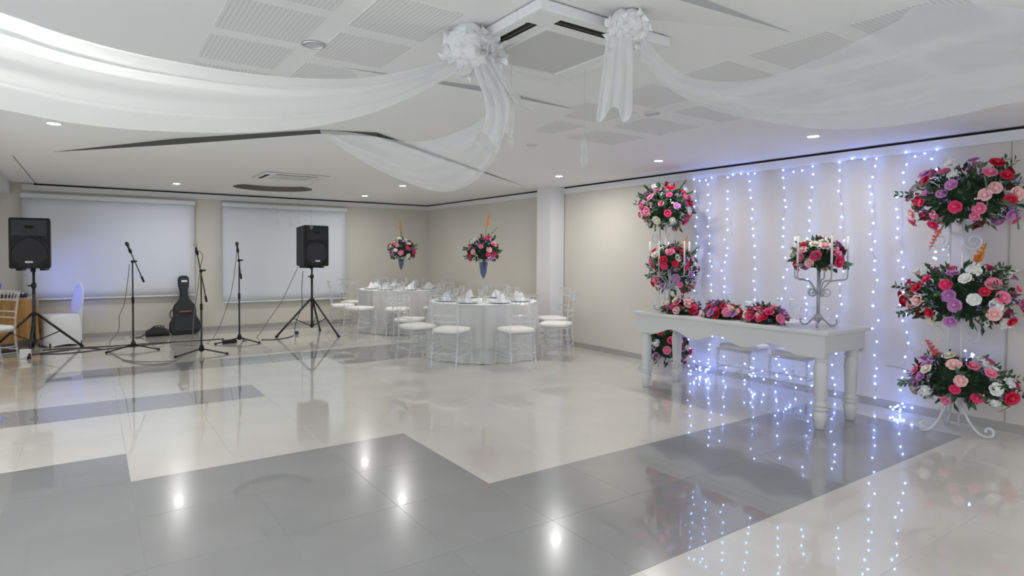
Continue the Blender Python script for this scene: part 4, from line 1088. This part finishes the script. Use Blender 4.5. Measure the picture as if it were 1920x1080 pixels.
for y in (TY0 + .03, TY1 - .05): MB().box(TX0 + .05, TX1 - .05, y, y + .02, TZ - .18, TZ - .035).build('apron', 'table_paint', ct)
prof = [(.030, 0), (.038, .01), (.048, .07), (.060, .125), (.044, .145), (.042, .150), (.062, .163), (.062, .170), (.042, .183), (.062, .196), (.062, .203), (.042, .216), (.044, .23), (.050, .36), (.056, .48), (.050, .540), (.041, .553), (.058, .566), (.058, .573), (.041, .586), (.058, .60), (.058, .63)]
for x in (TX0 + .105, TX1 - .115):
    for y in (TY0 + .105, TY1 - .105):
        lg = MB().lathe(prof, 22, (x, y, 0)).build('leg', 'table_paint', ct)
        MB().box(x - .055, x + .055, y - .055, y + .055, .62, TZ - .035).build('leg_block', 'table_paint', lg)

# ------------------------------------------------------------------ candelabra with flowers
def candelabra(label, flabel, loc, fz_, rz, seed):
    r = thing('candelabrum', label, 'candelabrum', loc, rz, 'iron candelabra on the console table')
    MB().tube([(0, 0, .03), (0, 0, fz_ - .02)], .014, 10).build('post', 'iron_silver', r)
    MB().lathe([(.018, 0), (.03, .01), (.03, .05), (.016, .07)], 12, (0, 0, .045)).build('collar', 'iron_silver', r)
    for k in range(3):
        a = k * 2 * PI / 3 - .6; c, s = math.cos(a), math.sin(a)
        path = [(.015, .085), (.05, .06), (.10, .012), (.14, .008), (.165, .028), (.16, .055)]
        MB().tube(smooth_path([(x * c, x * s, z) for x, z in path], 4), .0075, 7).build('scroll_foot', 'iron_silver', r)
    z0 = fz_ * .50
    for k in range(5):
        a = k * 2 * PI / 5 + .3; c, s = math.cos(a), math.sin(a)
        path = [(.012, z0), (.04, z0 + .05), (.09, z0 + .11), (.16, z0 + .125), (.205, z0 + .13), (.22, z0 + .16), (.22, z0 + .24)]
        ar = MB().tube(smooth_path([(x * c, x * s, z) for x, z in path], 4), .006, 7).build('arm', 'iron_silver', r)
        MB().lathe([(.008, 0), (.024, .012), (.024, .02), (.01, .02)], 12, (.22 * c, .22 * s, z0 + .24)).build('drip_cup', 'iron_silver', ar)
        pts = []
        for i in range(24):
            t = i / 23; q_ = 2 * PI * 1.3 * t; R = .042 * (1 - .75 * t); x = .062 + R * math.cos(q_ + PI); z = z0 + .02 + R * math.sin(q_ + PI); pts.append((x * c, x * s, z))
        MB().tube(pts, .005, 6).build('scroll', 'iron_silver', r)
        cn = MB().tube([(.22 * c, .22 * s, z0 + .26), (.22 * c, .22 * s, z0 + .50)], .009, 10).build('candle', 'candle_wax', r)
        MB().tube([(.22 * c, .22 * s, z0 + .50), (.22 * c, .22 * s, z0 + .512)], .0015, 4).build('wick', 'mic_black', cn)
    f = arrangement(flabel, (loc[0], loc[1], loc[2] + fz_ - .06), (0, 0, .10), (.19, .19, .15), 30, seed, (.032, .046), MIX_TBL, 'bouquets on the candelabra', 150, -.55, 'candelabrum_bouquet', 40)
    return r
candelabra('grey iron candelabrum at the near end of the console table', 'rose bouquet on the candelabrum at the near end of the table', (5.13, 2.77, TZ), .55, 0, 31)
candelabra('grey iron candelabrum at the far end of the console table', 'rose bouquet on the candelabrum at the far end of the table', (5.13, 4.40, TZ), .50, .5, 37)
# low flower mounds along the front of the table
for px, lab, sd in ((1276, 'low rose garland on the table, farthest of three', 51), (1352, 'low rose garland on the table, middle of three', 52), (1432, 'low rose garland on the table, nearest of three', 53)):
    y = on_x(px, 590, 4.97).y
    arrangement(lab, (4.98, y, TZ), (0, 0, .035), (.12, .19, .105), 34, sd, (.032, .048), MIX_TBL, 'low rose garlands', 130, -.05, 'rose_garland', 30)
flute_me = MB().lathe([(0.001, 0), (.028, .001), (.026, .004), (.003, .010), (.003, .08), (.014, .10), (.022, .15), (.020, .21), (.018, .21), (.020, .15), (.012, .105)], 14, cap=False).mesh('champagne_flute', 'glass')
for (x, y), lab in (((5.30, 3.25), 'clear champagne flute on the console table before the nearer chair'), ((5.36, 3.14), 'clear champagne flute on the console table nearest the candelabrum'), ((5.32, 3.80), 'clear champagne flute on the console table before the farther chair'), ((5.25, 4.15), 'clear champagne flute on the console table behind the farthest garland')):
    tag(inst(flute_me, 'champagne_flute', None, (x, y, TZ)), lab, 'glass', 'champagne flutes')

# ------------------------------------------------------------------ tall centrepieces on the round tables
def centrepiece(C, label, flabel, mvase, zt, zf, zg, seed, rad, gx):
    z = .7585
    r = thing('tall_vase', label, 'vase', (C[0], C[1], z), 0, 'tall trumpet vases')
    zt -= z; zb = zf - z
    MB().lathe([(.001, 0), (.09, .001), (.088, .006), (.012, .02), (.009, .10), (.009, zt - .06), (.014, zt)], 20, cap=False).build('glass_stem', 'glass', r)
    MB().lathe([(.012, zt - .02), (.03, zt + .03), (.052, zt + .10), (.068, zb - .03), (.075, zb + .005), (.073, zb + .005), (.066, zb - .03)], 22, cap=False).build('trumpet', 'glass', r)
    MB().lathe([(.003, zt + .0), (.026, zt + .035), (.047, zt + .10), (.062, zb - .035), (.001, zb - .034)], 20, cap=False).build('coloured_fill', mvase, r)
    f = arrangement(flabel, (C[0], C[1], zf + .0), (0, 0, rad[2] * .62), rad, 34, seed, (.032, .047), MIX, 'bouquets in the tall vases', 230, -.6, 'vase_bouquet', 40)
    glad(f, (0, 0, rad[2]), (gx, .0, zg - zf), 'petal_orange', 5, .55, .03)
    glad(f, (0, 0, rad[2]), (gx * 2 + .05, .0, (zg - zf) * .7), 'leaf_pale', 3, .6, .015)
    return r
centrepiece(C1, 'tall clear vase with blue filling on the nearer round table', 'rose bouquet in the vase on the nearer round table', 'vase_blue', 1.06, 1.33, 2.0, 61, (.21, .21, .19), .10)
centrepiece(C2, 'tall clear vase with teal filling on the farther round table', 'rose bouquet in the vase on the farther round table', 'vase_teal', 1.10, 1.34, 2.02, 63, (.24, .24, .20), -.02)

# ------------------------------------------------------------------ fairy lights
bulb_me = MB().ball((0, 0, 0), .0085, 6, 4).mesh('bulb', 'bulb')
def light_string(label, xs, ytop, seed, zb=(0.05, 0.05)):
    rnd = random.Random(seed); X = XR - .045
    ya, yb = on_x(xs[0], 500, X).y, on_x(xs[1], 500, X).y
    zt = on_x((xs[0] + xs[1]) / 2, ytop, X).z
    r = thing('fairy_light_string', label, 'fairy lights', (X, (ya + yb) / 2, zt), 0, 'fairy light strings')
    O = Vector((X, (ya + yb) / 2, zt)); P = []
    z = zb[0]; ph = rnd.random() * 6
    while z < zt - .06: P.append((0, ya + .035 * math.sin(z * 2.3 + ph) + rnd.uniform(-.025, .025), z)); z += rnd.uniform(.06, .135)
    n = max(3, int(abs(ya - yb) / .085))
    for i in range(n + 1):
        t = i / n; P.append((0, ya + (yb - ya) * t, zt - .035 * math.sin(PI * t) * (1 if seed % 2 else -.3) + rnd.uniform(-.012, .012)))
    z = zt - .08; ph = rnd.random() * 6
    while z > zb[1]: P.append((0, yb + .035 * math.sin(z * 2.1 + ph) + rnd.uniform(-.025, .025), z)); z -= rnd.uniform(.06, .135)
    L = [Vector((0, y - O.y, z - O.z)) for _, y, z in P]
    MB().tube(L, .0022, 4).build('wire', 'wire', r)
    for p in L: inst(bulb_me, 'bulb', r, p + Vector((-.014, rnd.uniform(-.01, .01), 0)))
    return r
light_string('fairy light loop on the wall beside the far flower stand', (1301, 1332), 335, 1)
light_string('fairy light loop on the wall, second from the far flower stand', (1362, 1413), 329, 2)
light_string('fairy light loop on the wall between the table flowers and candelabrum', (1467, 1521), 316, 3)
light_string('fairy light loop on the wall behind the near candelabrum', (1573, 1640), 300, 4)
light_string('fairy light loop on the wall nearest the right flower stand', (1694, 1752), 284, 5, (.08, 1.9))
# bundle of lights lying at the skirting and lights wound in the stands
def bundle(label, c, n, spread, seed):
    rnd = random.Random(seed); r = thing('fairy_light_bundle', label, 'fairy lights', c, 0, 'fairy light bundles')
    P = [Vector((rnd.uniform(-1, 1) * spread[0], rnd.uniform(-1, 1) * spread[1], rnd.uniform(0, 1) * spread[2] + .016)) for _ in range(n)]
    MB().tube(smooth_path(P, 4), .002, 4).build('wire', 'wire', r)
    for p in P: inst(bulb_me, 'bulb', r, p)
    return r
p = on_x(1692, 762, XR - .12); bundle('tangle of fairy lights on the floor by the skirting near the right stand', (p.x, p.y, 0), 9, (.04, .09, .07), 3)
p = on_x(1310, 690, XR - .15); bundle('tangle of fairy lights on the floor beside the far flower stand', (p.x, p.y, 0), 16, (.05, .16, .14), 4)
p = on_x(1445, 705, XR - .15); bundle('tangle of fairy lights on the floor behind the clear chairs', (p.x, p.y, 0), 16, (.05, .35, .22), 6)
p = at_stand(1765, 475, (5.86, 0)); bundle('fairy lights wound round the right stand between the upper two tiers', (5.88, p[1], p[2] - .08), 7, (.03, .06, .2), 8)
p = at_stand(1805, 668, (5.86, 0)); bundle('fairy lights wound round the right stand between the lower two tiers', (5.88, p[1], p[2] - .06), 6, (.03, .06, .12), 9)
